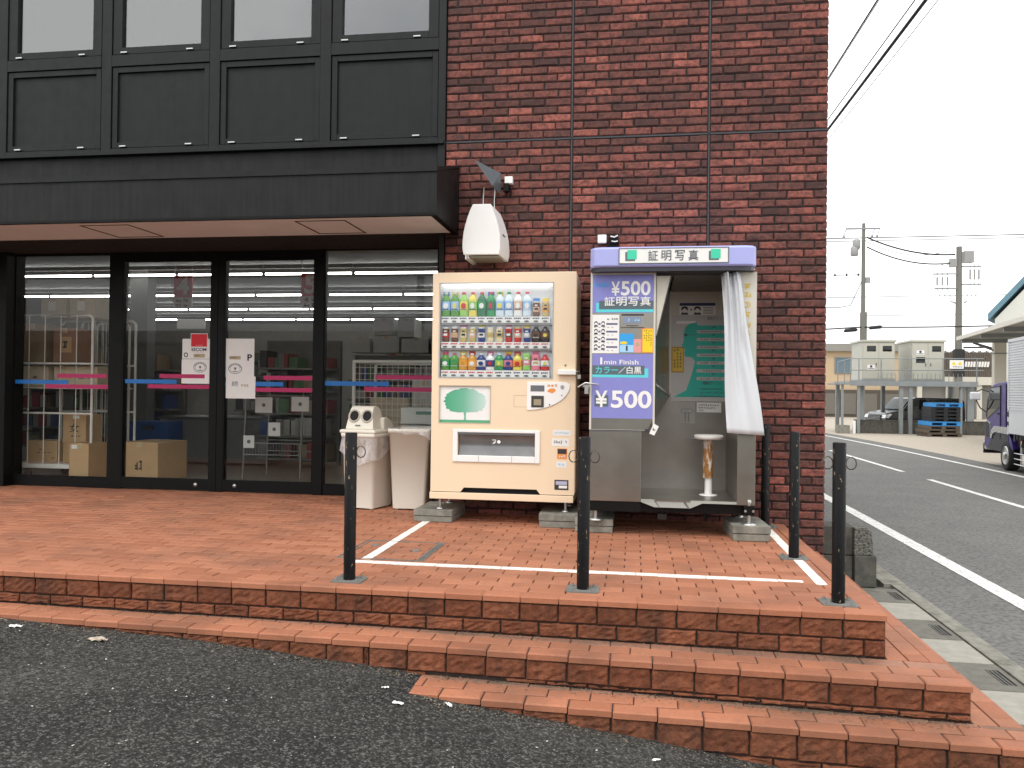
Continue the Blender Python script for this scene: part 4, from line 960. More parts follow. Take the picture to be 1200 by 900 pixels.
pr(s, M_INK, co); s = MB(); s.merge(txt('~~~~~', -.195, -.118, 1.506, 1.520, PF-.0026)); tx(s, M_INK, co); pr(f_, M_PWHITE, co); pr(q_, simple('violet_grey_ink', (.13, .13, .22), .6), co)
# coin meter, leaflets
s = MB(); s.box(-.100, .064, PF-.010, PF-.0004, 1.452, 1.546); mo = part('coin_meter', s, M_STEEL, pb, bev=.003); s = MB(); s.box(-.083, .042, PF-.012, PF-.0095, 1.480, 1.528); part('meter_display', s, simple('lcd_grey', (.22, .26, .36), .25), mo); s = MB(); s.box(-.095, .06, PF-.013, PF-.0095, 1.535, 1.546); s.box(-.062, .02, PF-.012, PF-.0095, 1.462, 1.467); s.box(-.03, -.01, PF-.012, PF-.0095, 1.453, 1.456); part('coin_slot', s, M_INK, mo)
s = MB(); s.merge(txt('~~~~~', -.075, .036, 1.492, 1.516, PF-.0122)); tx(s, M_LBLUE, mo)
s = MB(); s.box(-.107, -.008, PF-.0022, PF-.0002, 1.277, 1.410); lo = part('leaflet', s, M_SKYB, pb); s = MB(); s.disc(-.078, 1.345, PF-.0027, .011, 12, rx=.026, d=.0005); pr(s, M_YELLOW, lo); s = MB(); s.box(-.105, -.010, PF-.0026, PF-.0021, 1.279, 1.33); pr(s, M_LBLUE, lo); s = MB(); s.merge(txt('1', -.062, -.05, 1.290, 1.325, PF-.003, .03)); tx(s, M_INK, lo)
s = MB(); s.box(-.008, .044, PF-.0022, PF-.0002, 1.277, 1.372); lo = part('leaflet', s, M_PINK, pb); s = MB(); s.disc(.018, 1.335, PF-.0028, .014, 12, d=.0005); pr(s, M_TAN, lo)
s = MB(); s.box(.048, .127, PF-.0026, PF-.0002, 1.276, 1.448); lo = part('notice_sticker', s, M_ORANGE, pb); s = MB(); s.box(.053, .122, PF-.0032, PF-.0024, 1.282, 1.441); pr(s, M_YELLOW, lo)
s = MB()
for k in range(4):
    for j, chx in enumerate('~~~~~~~~'[:7-k]): s.merge(txt(chx, .106-.0155*k, .116-.0155*k, 1.424-.0165*j, 1.436-.0165*j, PF-.0036))
tx(s, simple('olive_ink', (.20, .15, .02), .6), lo)
# cabin prints
s = MB(); s.box(.338, .612, -1.0195, -1.017, 1.603, 1.699); po = part('photo_card', s, M_PWHITE, pb); s = MB(); s.box(.34, .61, -1.0202, -1.0194, 1.675, 1.697); pr(s, M_BLUEINK, po); s = MB(); f_ = MB()
for x in (.378, .475):
    s = MB(); s.prism([(x-.03,1.606),(x+.03,1.606),(x+.02,1.622),(x+.012,1.626),(x+.026,1.645),(x+.022,1.665),(x,1.672),(x-.022,1.665),(x-.026,1.645),(x-.012,1.626),(x-.02,1.622)], -1.0205, -1.0198, 'y'); q_ = part('portrait_print', s, M_INK, po); f_ = MB(); f_.disc(x, 1.637, -1.0212, .018, 12, d=.0006); part('face_print', f_, M_PWHITE, po)
s = MB()
for k in range(5): s.box(.52, .595, -1.0203, -1.0196, 1.612+.012*k, 1.616+.012*k)
s.box(.42, .435, -1.0203, -1.0196, 1.64, 1.65); pr(s, M_GREYINK, po)
s = MB(); s.box(.281, .72, -1.0195, -1.017, .936, 1.600); gp = part('guide_panel', s, M_GPANEL, pb)
prof = [(.300,.968),(.395,1.02),(.430,1.12),(.462,1.245),(.440,1.275),(.385,1.282),(.378,1.315),(.387,1.33),(.372,1.352),(.358,1.365),(.376,1.408),(.37,1.45),(.385,1.51),(.42,1.538),(.48,1.545),(.72,1.545),(.72,.968)]
s = MB(); s.prism(prof, -1.0203, -1.0193, 'y'); pr(s, M_TEAL, gp)
s = MB(); q_ = MB(); d_ = MB()
for k in range(8):
    z_ = 1.535-.0605*k; s.box(.474, .72, -1.0212, -1.0202, z_-.012, z_+.012); q_.merge(txt('~~~~~~~~', .50, .66, z_-.006, z_+.006, -1.0216)) if k else None
    if k < 7: d_.prism([(.585,z_-.020),(.615,z_-.020),(.60,z_-.034)], -1.0212, -1.0202, 'y')
pr(s, M_GPANEL, gp); tx(q_, M_GREYINK, gp); pr(d_, M_SLATE, gp)
s = MB(); s.merge(txt('撮影ガイド', .55, .66, 1.565, 1.590, -1.0200)); s.merge(txt('撮影ポイント', .52, .66, 1.065, 1.09, -1.0212, .01)); 
for k in range(3): s.merge(txt('~~~~~~~~~~~~~~', .50, .68, 1.025-.028*k, 1.040-.028*k, -1.0212))
s.box(.45, .72, -1.0212, -1.0202, .972, .976); s.box(.385, .47, -1.0212, -1.0202, 1.447, 1.452); s.disc(.39, 1.449, -1.0212, .012, 10, d=.0008); tx(s, M_SLATE, gp)
s = MB(); s.box(.318, .46, -1.0202, -1.0194, 1.535, 1.558); pr(s, M_PWHITE, gp)
s = MB(); s.box(.283, .376, -1.0222, -1.0196, 1.158, 1.356); lo = part('notice_sticker', s, simple('brown_print', (.40, .20, .05), .6), pb); s = MB(); s.box(.289, .370, -1.0228, -1.022, 1.166, 1.348); pr(s, simple('dull_yellow_print', (.66, .46, .06), .6), lo); s = MB()
for k in range(3):
    for j, chx in enumerate('~~~~~~'): s.merge(txt(chx, .344-.023*k, .360-.023*k, 1.322-.026*j, 1.342-.026*j, -1.0232))
tx(s, M_INK, lo)
s = MB(); s.box(.344, .464, -1.0175, -1.0148, .764, .932); lo = part('seat_diagram', s, simple('diagram_grey', (.40, .39, .36), .5), pb); s = MB(); s.disc(.404, .862, -1.0182, .017, 18, rx=.047, d=.0006); s.box(.388,.394,-1.0182,-1.0174,.775,.845); s.box(.414,.420,-1.0182,-1.0174,.775,.845); pr(s, M_GREYINK, lo); s = MB(); s.disc(.404, .862, -1.0190, .012, 18, rx=.041, d=.0006); pr(s, M_GPANEL, lo); s = MB(); s.merge(txt('~~~', .385, .424, .857, .867, -1.0195)); tx(s, M_INK, lo)
s = MB(); s.box(.478, .662, -1.0175, -1.0148, .852, .928); lo = part('sticker', s, M_PWHITE, pb); s = MB(); s.merge(txt('~~~~~~~~~', .49, .645, .900, .916, -1.0182)); s.merge(txt('~~~~~~~', .49, .62, .880, .893, -1.0182)); s.merge(txt('~~~~', .49, .53, .86, .873, -1.0182)); tx(s, M_GREYINK, lo)
# stool
SX, SY = .54, -1.36
s = MB(); s.lathe([(.092,.664),(.104,.668),(.107,.68),(.104,.693),(.095,.697)], SX, SY, 24); part('seat', s, M_RUST2, pb)
s = MB(); s.lathe([(.037,.384),(.037,.664)], SX-.004, SY, 16); part('seat_column', s, M_RUST, pb)
s = MB(); s.lathe([(.027,.256),(.027,.39)], SX, SY, 16); s.lathe([(.065,.2575),(.065,.262),(.03,.266)], SX, SY, 16); part('seat_tube', s, M_WHITE, pb)
s = MB(); s.tube([(SX-.04, SY, .664), (SX-.13, SY-.02, .666)], .006, 6); part('seat_lever', s, M_GREYINK, pb)
# luggage tag hanging on a cord at the console's lower corner
s = MB(); s.add([(.105,-1.712,.715),(.140,-1.712,.702),(.170,-1.712,.765),(.135,-1.712,.785)], [(0,1,2,3)]); to = part('hanging_tag', s, M_PWHITE, pb); q = to.modifiers.new('skin', 'SOLIDIFY'); q.thickness = .002; s = MB(); s.box(.075,.108,-1.714,-1.70,.722,.745); s.box(.128,.146,-1.7145,-1.713,.738,.744); s.box(.13,.134,-1.7145,-1.713,.742,.756); pr(s, M_INK, to)
s = MB(); s.box(-.36, -.312, -1.725, -1.69, 1.032, 1.05); s.box(-.345, -.318, -1.74, -1.70, .985, 1.035); s.tube([(-.392,-1.73,1.03),(-.34,-1.74,1.062),(-.25,-1.72,1.052)], .006, 8); part('hasp', s, M_ZINC, pb)
# curtain
cur = MB(); NU, NV = 44, 30; vs = []
for j in range(NV+1):
    v = j/NV; z_ = 1.828-1.095*v
    x0 = .585+(.625-.585)*v; x1 = .702+(.862-.702)*v**.9
    for i in range(NU+1):
        u = i/NU; amp = .030*(1-v)**.7+.007; x = x0+(x1-x0)*u
        fold = math.sin(2*PI*(2.0*u**.8-.15*v)+.9)*(.55+.45*(1-v))+.45*math.sin(2*PI*(6*u+.6*v)+1)*(1-v)**2+.22*math.sin(2*PI*(3.3*u-.8*v))
        y = -1.735+amp*fold*(1-.5*u)+.006*math.sin(9*v+4*u)-.05*v+.02*math.exp(-((u-.72)**2+(v-.45)**2)/.01)
        vs.append((x+.006*math.sin(6*v+2.5*u), y, z_-.012*u*v+.022*(1-u)*0))
cur.add(vs, [(j*(NU+1)+i, (j+1)*(NU+1)+i, (j+1)*(NU+1)+i+1, j*(NU+1)+i+1) for j in range(NV) for i in range(NU)], smooth=True)
co = part('curtain', cur, M_CURT, pb); q = co.modifiers.new('skin', 'SOLIDIFY'); q.thickness = .0025
s = MB(); s.tube([(.27,-1.735,1.845),(.80,-1.735,1.845)], .008, 8); part('curtain_rail', s, M_ZINC, pb)
# ------------------------------------------------------------------ bollards
def bollard(label):
    t = thing('bollard', label, 'bollard', (0, 0, 0), 0, 'black bollards round the painted box')
    m = MB(); m.lathe([(.031, .002), (.031, .767), (.029, .771), (.004, .772)], 0, 0, 20); part('post', m, M_BOLL, t, local=True)
    m = MB(); m.prism(rrpts(.082, .068, .018), -.002, .006, 'z'); pl = part('base_plate', m, M_PLATE, t, local=True)
    for sx in (-1, 1):
        for sy in (-1, 1):
            b = MB(); b.lathe([(.011, .005), (.011, .013), (.006, .014), (.006, .020), (.004, .021)], sx*.056, sy*.046, 8); part('bolt', b, M_PLATE, pl, local=True)
    return t
def rrpts(a, b, r, n=4):
    p = []
    for cx_, cy_, a0 in ((a-r, b-r, 0), (-a+r, b-r, 90), (-a+r, -b+r, 180), (a-r, -b+r, 270)): p += [(cx_+r*math.cos(R(a0+90*i/n)), cy_+r*math.sin(R(a0+90*i/n))) for i in range(n+1)]
    return p
def ring(parent, sx):
    m = MB(); m.tube([(sx*(.030+.024*(1-math.cos(a))), 0, .672+.030*math.sin(a)) for a in [2*PI*i/14 for i in range(15)]], .0033, 6); part('chain_ring', m, M_BLACK if False else simple('ring_steel', (.16, .13, .10), .4, .7, .3, 60), parent, local=True)
BL = [(-1.463, -3.345, .03, 'black bollard in front of the double holed bin, leftmost of the front row', (1,)), (-.247, -3.305, 0, 'black bollard before the gap between vending machine and photo booth', (-1, 1)),
      (.977, -3.328, 0, 'black bollard nearest the street corner of the terrace', (-1, 1)), (.972, -2.262, 0, 'black bollard standing on the right white line, middle of the side row', ()), (.985, -1.085, 0, 'black bollard against the brick wall beside the photo booth', ())]
proto = bollard(BL[0][3])
for i, (x, y, ln, lb_, rings_) in enumerate(BL):
    o = proto if i == 0 else dup(proto0, (x, y, 0), label=lb_)
    if i == 0:
        proto0 = proto; o.location = (x, y, 0)
    bolls = bolls+[o] if i else [o]
for o, (x, y, ln, lb_, rings_) in zip(bolls, BL):
    INV[o.name] = Matrix.Translation((x, y, 0)).inverted()
    for sx in rings_: ring(o, sx)

# ------------------------------------------------------------------ bins
def bin_body(t, w0, w1, d0, d1, h):
    m = MB(); n = 6
    def rr(w, d, z): return [(x, y, z) for x, y in rrpts(w/2, d/2, .025)]
    m.rings([rr(w0, d0, .012), rr(w0+(w1-w0)*.96, d0+(d1-d0)*.96, h-.035), rr(w1+.016, d1+.016, h-.033), rr(w1+.02, d1+.02, h), rr(w1-.02, d1-.02, h), rr(w1-.03, d1-.03, h-.05)], 0, False)
    m.add(rr(w0, d0, .012), [tuple(range(19, -1, -1))]); m.add(rr(w1-.03, d1-.03, h-.05), [tuple(range(20))], 1)
    b = part('body', m, [M_BIN, M_HOLE], t, local=True)
    for sx in (-1, 1):
        for sy in (-1, 1):
            f_ = MB(); f_.box(sx*w0*.38-.015, sx*w0*.38+.015, sy*d0*.38-.015, sy*d0*.38+.015, 0, .013); part('foot', f_, M_BIN, t, local=True)
    return b
def liner(t, w, d, z0, z1, seed, sides=(0, 1, 2, 3)):
    rr = random.Random(seed); P = rrpts(w/2, d/2, .03, 3); fine = []
    for i in range(len(P)):
        a, b = P[i], P[(i+1) % len(P)]; k = max(1, int(math.dist(a, b)/.03))
        fine += [(a[0]+(b[0]-a[0])*j/k, a[1]+(b[1]-a[1])*j/k) for j in range(k)]
    rs = []; nv = 8
    ph = [rr.uniform(0, 6) for _ in range(5)]
    for v in range(nv+1):
        f = v/nv; ring_ = []
        for i, (x, y) in enumerate(fine):
            u = 2*PI*i/len(fine); e = 1+.012+.05*f*(.5+.5*math.sin(5*u+ph[0]+3*f))+.03*f*math.sin(11*u+ph[1])
            zb = z0+.05*math.sin(2*u+ph[2])+.025*math.sin(5*u+ph[3])
            ring_.append((x*e, y*e, z1+(zb-z1)*f))
        rs.append(ring_)
    m = MB(); m.rings(list(reversed(rs)), 0, False); o = part('bin_liner', m, M_BAG, t, local=True); return o
b1 = thing('trash_bin', 'beige trash bin with a two hole lid and a white bag hanging over its rim', 'trash bin', (-2.222, -.795, 0), R(-13), 'bins beside the vending machine')
bin_body(b1, .275, .315, .32, .37, .63); liner(b1, .322, .378, .43, .628, 3)
ld = MB(); ld.box(-.172, .172, -.198, .198, .630, .662); lo = part('lid', ld, M_BINLID, b1, bev=.012, local=True)
hd = MB(); W2 = .118
def loft(x, prof): return [(x*k, y, z) for (y, z, k) in prof]
prof = [(-.165,.66,1.12),(-.125,.83,.92),(-.105,.850,.88),(-.07,.858,.86),(-.02,.845,.88),(.0,.80,.95),(.02,.66,1.1)]
hd.rings([loft(-W2, prof), loft(W2, prof)], 0, True, False); part('hood', hd, M_BINLID, b1, bev=.014, local=True, seg=3)
rb = MB(); pr2 = [(-.02,.66),(-.02,.76),(.03,.765),(.09,.745),(.14,.71),(.165,.66)]; rb.prism([(y, z) for y, z in pr2], -.15, .15, 'x'); part('rear_flap', rb, M_BINLID, b1, bev=.012, local=True)
slope = math.atan2(.04, .17)
for x in (-.062, .062):
    m = MB(); n = 20
    def rg(r, dy): return [(r*math.cos(2*PI*i/n), dy, r*math.sin(2*PI*i/n)) for i in range(n)]
    m.rings([rg(.056, .004), rg(.056, -.008), rg(.044, -.008), rg(.041, .004)], 0, False); m.add(rg(.042, -.001), [tuple(range(n))], 1)
    m.xf(Matrix.Translation((x, -.138, .775)) @ Matrix.Rotation(-slope, 4, 'X')); part('bottle_hole', m, [simple('bin_ring', (.50, .46, .38), .5), M_HOLE], b1, local=True)
m = MB(); m.box(-.03, .02, -.001, .0, .003, .012); m.xf(Matrix.Translation((-.01, -.165, .69)) @ Matrix.Rotation(-slope, 4, 'X')); part('lettering', m, M_GREYINK, b1, local=True)
b2 = thing('trash_bin', 'open beige trash bin with a thin bag tucked over its rim, touching the vending machine', 'trash bin', (-1.852, -.735, 0), R(3), 'bins beside the vending machine')
bin_body(b2, .275, .345, .33, .36, .672); l2 = liner(b2, .362, .39, .615, .675, 8)
rim = MB(); rim.frame(-.184, .184, .0, .0, 0, 0, 0) if False else None

# ------------------------------------------------------------------ fittings on the brick wall
wl = thing('wall_lamp', 'white barrel sided lamp housing fixed on the brick wall above the vending machine', 'lamp', (-1.17, -.95, 2.2))
fp = []; N = 9
for i in range(N+1):
    v = i/N; z_ = 2.048+(2.437-2.048)*v; hw = .070+.078*math.sin(min(1, (1-v)*1.25)*PI/2)**.9 - (.010 if v < .12 else 0)*(1-v/.12 if v < .12 else 0)
    fp.append((hw, z_))
def outline(xc, dz, k): return [(xc-hw*k, z_+dz) for hw, z_ in fp]+[(xc+hw*k, z_+dz) for hw, z_ in reversed(fp)]
f0 = outline(-1.180, 0, 1); f1 = outline(-1.155, -.01, 1.0)
m = MB(); hexa(m, list(reversed(f0)), list(reversed(f1)), -1.30, -.985); ho = part('housing', m, M_WHITE, wl, bev=.004)
m = MB(); m.box(-1.275, -1.045, -1.27, -1.0, 2.030, 2.040); m.frame(-1.285, -1.035, 0, 0, 0, 0, 0) if False else None; part('lamp_opening', m, simple('lamp_underside', (.25, .23, .19), .6), wl)
m = MB(); m.box(-1.306, -1.296, -1.29, -.99, 2.015, 2.05); m.box(-1.286, -1.280, -1.29, -.99, 2.02, 2.045); part('lamp_rail', m, M_WHITE, wl)
m = MB(); m.box(-1.029, -1.024, -1.20, -1.0, 2.21, 2.222); part('housing_seam', m, M_GREYINK, wl)
m = MB(); m.box(-1.23, -1.09, -.99, -.935, 2.05, 2.30); part('wall_mount', m, M_PLATE, wl)
for x in (-1.205, -1.115):
    m = MB(); m.tube([(x, -1.10, 2.43), (x-.005, -1.08, 2.52), (x, -1.07, 2.62)], .005, 6); part('hanger_rod', m, M_ZINC, wl)
fl_ = thing('floodlight', 'dark grey wedge floodlight with white junction box on the brick wall above the white lamp', 'lamp', (-1.1, -.95, 2.7))
m = MB(); v = [(-1.265,-1.20,2.815),(-1.075,-1.02,2.745),(-1.085,-.97,2.585),(-1.115,-1.20,2.60),(-1.16,-.97,2.70)]
m.add(v, [(0,3,1),(1,3,2),(0,1,4),(0,4,3),(3,4,2),(1,2,4)]); part('wedge_housing', m, simple('lamp_grey', (.10, .115, .125), .45), fl_, bev=.004)
m = MB(); m.box(-1.055, -.990, -.985, -.932, 2.672, 2.730); part('junction_box', m, M_WHITE, fl_, bev=.004)
m = MB(); m.box(-1.062, -1.018, -1.0, -.932, 2.61, 2.672); m.tube([(-1.02,-.96,2.665),(-1.005,-.965,2.63),(-1.005,-.955,2.60),(-1.015,-.945,2.57)], .006, 6); part('bracket', m, M_BLACK, fl_)
sn = thing('wall_sensor', 'small white box and black sensor on the brick wall above the photo booth sign', 'sensor', (-.22, -.95, 2.2))
m = MB(); m.box(-.301, -.232, -.985, -.932, 2.180, 2.246); part('white_box', m, M_WHITE, sn, bev=.004)
m = MB(); m.box(-.208, -.138, -.985, -.932, 2.172, 2.240); m.box(-.225, -.138, -.97, -.932, 2.15, 2.18); so_ = part('black_box', m, M_BLACK, sn, bev=.004)
m = MB(); m.tube([(-.20,-.99,2.23),(-.17,-.995,2.222),(-.143,-.99,2.236)], .006, 6); m.tube([(-.19,-.99,2.192),(-.165,-.995,2.186),(-.143,-.99,2.192)], .005, 6); part('bright_clip', m, M_WHITE, so_)

# ------------------------------------------------------------------ papers on the doors
def sheet(name, x0, x1, z0, z1, y, label, mat=M_PWHITE, cat='notice'):
    t = thing(name, label, cat, ((x0+x1)/2, y, (z0+z1)/2)); m = MB(); m.box(x0, x1, y-.0012, y+.0006, z0, z1); part('sheet', m, mat, t); return t
DYp = DY-.0005
def seal(t, x, z_, rx, rz, y):
    m = MB(); n = 28
    rgs = lambda k: [(x+rx*k*math.cos(2*PI*i/n), y, z_+rz*k*math.sin(2*PI*i/n)) for i in range(n)]
    m.rings([rgs(1), rgs(.9)], 0, False, False); m.rings([rgs(.72), rgs(.68)], 0, False, False); m.disc(x, z_+.002, y, .012, 8, d=.0004); m.box(x-.003, x+.003, y-.0002, y+.0002, z_-.02, z_+.01)
    for k in range(9): a = PI*(.1+.8*k/8); m.box(x+rx*.8*math.cos(a)-.004, x+rx*.8*math.cos(a)+.004, y-.0002, y+.0002, z_+rz*.8*math.sin(a)-.004, z_+rz*.8*math.sin(a)+.004)
    m.box(x-.025, x+.025, y-.0002, y+.0002, z_-.032, z_-.026); part('seal_print', m, M_GREYINK, t)
n1 = sheet('notice', -4.322, -4.034, 1.272, 1.464, DYp, 'upper white sheet with letter O on the left sliding door')
m = MB(); m.merge(txt('O', -4.306, -4.262, 1.286, 1.332, DYp-.0016, .03)); part('lettering', m, M_INK, n1); m = MB(); m.box(-4.203, -4.088, DYp-.0018, DYp-.001, 1.284, 1.318); so_ = part('gold_label', m, M_TAN, n1); m = MB(); m.merge(txt('~~~~', -4.19, -4.13, 1.294, 1.308, DYp-.0022, .02)); part('lettering', m, M_INK, so_)
n2 = sheet('notice', -4.327, -4.036, 1.032, 1.268, DYp+.0004, 'lower white sheet with an oval seal on the left sliding door')
seal(n2, -4.135, 1.190, .068, .050, DYp-.0016)
n3 = sheet('sticker', -4.236, -4.060, 1.330, 1.516, DYp-.0022, 'red and white security sticker overlapping the top of the sheet with letter O', M_PWHITE, 'sticker')
m = MB(); m.box(-4.230, -4.066, DYp-.004, DYp-.003, 1.388, 1.510); part('red_field', m, M_RED, n3); m = MB(); m.merge(txt('SECOM', -4.226, -4.07, 1.345, 1.377, DYp-.0042, .02)); part('lettering', m, M_BLUEINK, n3); m = MB(); m.merge(txt('~~~~~~', -4.18, -4.11, 1.394, 1.408, DYp-.0045)); m.merge(txt('~~~~', -4.20, -4.09, 1.333, 1.339, DYp-.0045)); part('lettering', m, M_PINK, n3)
n4 = sheet('notice', -3.872, -3.583, 1.098, 1.466, DYp, 'tall white sheet with letter P on the right sliding door')
m = MB(); m.merge(txt('P', -3.652, -3.604, 1.256, 1.318, DYp-.0016, .035)); part('lettering', m, M_INK, n4); m = MB(); m.box(-3.836, -3.72, DYp-.0018, DYp-.001, 1.268, 1.300); so_ = part('gold_label', m, M_TAN, n4); m = MB(); m.merge(txt('~~~~', -3.825, -3.765, 1.277, 1.291, DYp-.0022, .02)); part('lettering', m, M_INK, so_)
seal(n4, -3.775, 1.180, .070, .050, DYp-.0016)
n5 = sheet('notice', -3.866, -3.566, .895, 1.106, DYp-.002, 'white sheet with faint handwriting taped below the sheet with letter P')
m = MB(); m.merge(txt('終', -3.806, -3.735, 1.008, 1.060, DYp-.004)); part('lettering', m, M_GREYINK, n5); m = MB(); m.merge(txt('~~~', -3.715, -3.63, 1.004, 1.034, DYp-.004)); part('lettering', m, M_TAN, n5)

# ------------------------------------------------------------------ shop interior
def carton(x, y, z_, lx, ly, lz, label, mat=M_CARD, pr_=None, rz=0):
    t = thing('carton', label, 'cardboard box', (x, y, z_), rz, 'cartons inside the shop')
    m = MB(); m.box(-lx/2, lx/2, -ly/2, ly/2, 0, lz); b = part('box', m, mat, t, local=True, bev=.004)
    m = MB(); m.box(-.03, .03, -ly/2-.0012, ly/2+.0012, lz*.86, lz+.0012); part('tape', m, M_TAPE, t, local=True)
    m = MB(); m.box(-lx/2+.01, lx/2-.01, -ly*.004, ly*.004, lz-.001, lz+.001); part('flap_gap', m, M_INK, t, local=True)
    if pr_:
        for body, u0, u1, v0, v1, mm in pr_:
            m = MB()
            if body is None: m.box(-lx/2+lx*u0, -lx/2+lx*u1, -ly/2-.0016, -ly/2-.0004, lz*v0, lz*v1)
            else: m.merge(txt(body, -lx/2+lx*u0, -lx/2+lx*u1, lz*v0, lz*v1, -ly/2-.0006))
            part('print', m, mm, t, local=True)
    return t
# roll cages
def roll_cage(x0, x1, y0, y1, label):
    t = thing('roll_cage', label, 'roll cage', ((x0+x1)/2, (y0+y1)/2, 0)); r = .014
    for y in (y0, y1):
        m = MB(); rc_ = .06
        arc = [(x0+rc_-rc_*math.cos(a), y, 1.735-rc_+rc_*math.sin(a)) for a in [PI/2*i/5 for i in range(6)]]
        arc2 = [(x1-rc_+rc_*math.sin(a), y, 1.735-rc_+rc_*math.cos(a)) for a in [PI/2*i/5 for i in range(6)]]
        m.tube([(x0, y, .15)]+arc+arc2+[(x1, y, .15)], r, 8); o = part('end_frame', m, M_RACK, t)
        for z_ in (.708, 1.228):
            m = MB(); m.tube([(x0, y, z_), (x1, y, z_)], .012, 6); part('cross_bar', m, M_RACK, o)
        for k in range(1, 5):
            x = x0+(x1-x0)*k/5; m = MB(); m.tube([(x, y, .16), (x, y, 1.73)], .0045, 6); part('upright_rod', m, M_RACK, o)
    m = MB(); m.box(x0-.02, x1+.02, y0-.02, y1+.02, .135, .178); part('base', m, M_RACK, t)
    for x in (x0+.12, x1-.12):
        for y in (y0+.08, y1-.08):
            m = MB(); m.prism([(y-.05,.135),(y+.05,.135),(y+.02,.05),(y-.03,.05)], x-.016, x+.016, 'x'); o = part('caster', m, M_ZINC, t); m = MB(); n = 14
            m.rings([[(x-.014, y+.052*math.cos(2*PI*i/n), .056+.052*math.sin(2*PI*i/n)) for i in range(n)], [(x+.014, y+.052*math.cos(2*PI*i/n), .056+.052*math.sin(2*PI*i/n)) for i in range(n)]]); part('wheel', m, M_GREYINK, o)
    return t
roll_cage(-6.475, -5.56, .22, .95, 'white roll cage trolley behind the far left shop window')
roll_cage(-6.28, -5.86, 1.02, 1.28, 'second narrower white roll cage standing deeper, right of the loaded one')
K = [('~~', .2, .8, .3, .7, M_INK)]
carton(-5.865, .50, .18, .262, .26, .205, 'small carton with dark print on the cage floor, under a taller one', M_CARD, [(None, .38, .50, .45, .85, M_PWHITE), ('~~', .6, .9, .45, .6, M_INK)])
carton(-5.868, .50, .388, .27, .26, .305, 'tall carton with black characters on top of the small carton in the roll cage', M_CARD, [('女', .30, .72, .38, .68, M_INK), ('~~~~', .2, .8, .22, .28, M_INK), (None, .45, .72, .85, .96, M_PWHITE)])
carton(-6.255, .52, .18, .36, .28, .225, 'wide low carton left of the small carton on the cage floor', M_CARD, [('~~', .42, .58, .55, .63, M_INK), ('~~', .82, .93, .16, .24, M_INK), ('~~~~', .15, .85, .42, .47, M_INK)])
carton(-6.40, .55, 1.24, .31, .3, .42, 'big carton at the upper left of the roll cage', simple('dark_cardboard', (.30, .21, .12), .8, 0, .2, 8))
carton(-6.02, .55, 1.24, .27, .3, .37, 'reddish carton with dark square print in the top of the roll cage', simple('red_cardboard', (.34, .18, .11), .8, 0, .15, 8), [(None, .3, .8, .3, .75, M_CARD), ('~', .4, .7, .4, .65, M_INK)])
carton(-6.32, .50, .98, .30, .3, .22, 'carton at the left above the middle bar of the roll cage', M_CARD2, [('~', .4, .6, .4, .6, M_INK)])
carton(-5.98, .50, .98, .25, .3, .22, 'pale carton in the middle above the centre of the roll cage', M_CARD2, [('~', .2, .7, .5, .7, M_INK)])
carton(-5.72, .50, .98, .25, .3, .22, 'pale printed carton at the right above the centre of the roll cage', M_CARD2, [('~~', .1, .9, .4, .6, M_GREYINK)])
sh_ = MB(); sh_.box(-6.46, -5.57, .25, .92, .965, .978); solo('shelf_board', sh_, M_RACK, 'white shelf board holding cartons halfway up the roll cage', 'shelf')
sh_ = MB(); sh_.box(-6.46, -5.57, .25, .92, 1.222, 1.236); solo('shelf_board', sh_, M_RACK, 'white shelf board under the top cartons of the roll cage', 'shelf')
carton(-5.63, .28, .006, .22, .30, .40, 'upright carton on the shop floor right of the roll cage', M_CARD, [(None, .12, .4, .86, .96, M_PWHITE)])
carton(-5.13, .66, .006, .46, .5, .405, 'large carton on the floor behind the left sliding door', M_CARD, [('~~', .4, .62, .25, .55, M_INK)], R(-4))
for k, (x, z_) in enumerate(((-6.3, 1.76), (-5.95, 1.76))):
    carton(x, .75, z_-.02, .30, .35, .22, ('pale carton riding high above the left half of the roll cage', 'pale carton riding high above the right half of the roll cage')[k], M_CARD2, [(None, .3, .6, .35, .8, M_PWHITE)])
cr_ = thing('plastic_crate', 'blue plastic crate behind the large floor carton', 'crate', (-6.0, 1.9, 0)); m = MB(); m.frame(-6.29, -5.76, .26, .56, .04, 1.92, 1.96); m.box(-6.27, -5.78, 1.96, 2.3, .26, .56); m.box(-6.2, -5.85, 2.0, 2.25, .005, .259); part('crate_body', m, M_CRATEB, cr_); m = MB(); m.box(-6.1, -5.95, 1.90, 1.93, .46, .50); part('hand_hole', m, M_INK, cr_)
ct = thing('counter', 'low grey service counter behind the left sliding door', 'counter', (-5.2, 2.6, 0)); m = MB(); m.box(-5.98, -4.6, 2.30, 3.0, .03, .58); part('front_panel', m, M_COUNTER, ct); m = MB(); m.box(-6.1, -4.55, 2.26, 3.05, .58, .615); part('counter_top', m, simple('counter_top', (.08, .08, .08), .4), ct); m = MB(); m.merge(txt('VII', -5.45, -5.2, .22, .46, 2.299)); part('panel_mark', m, M_GREYINK, ct)
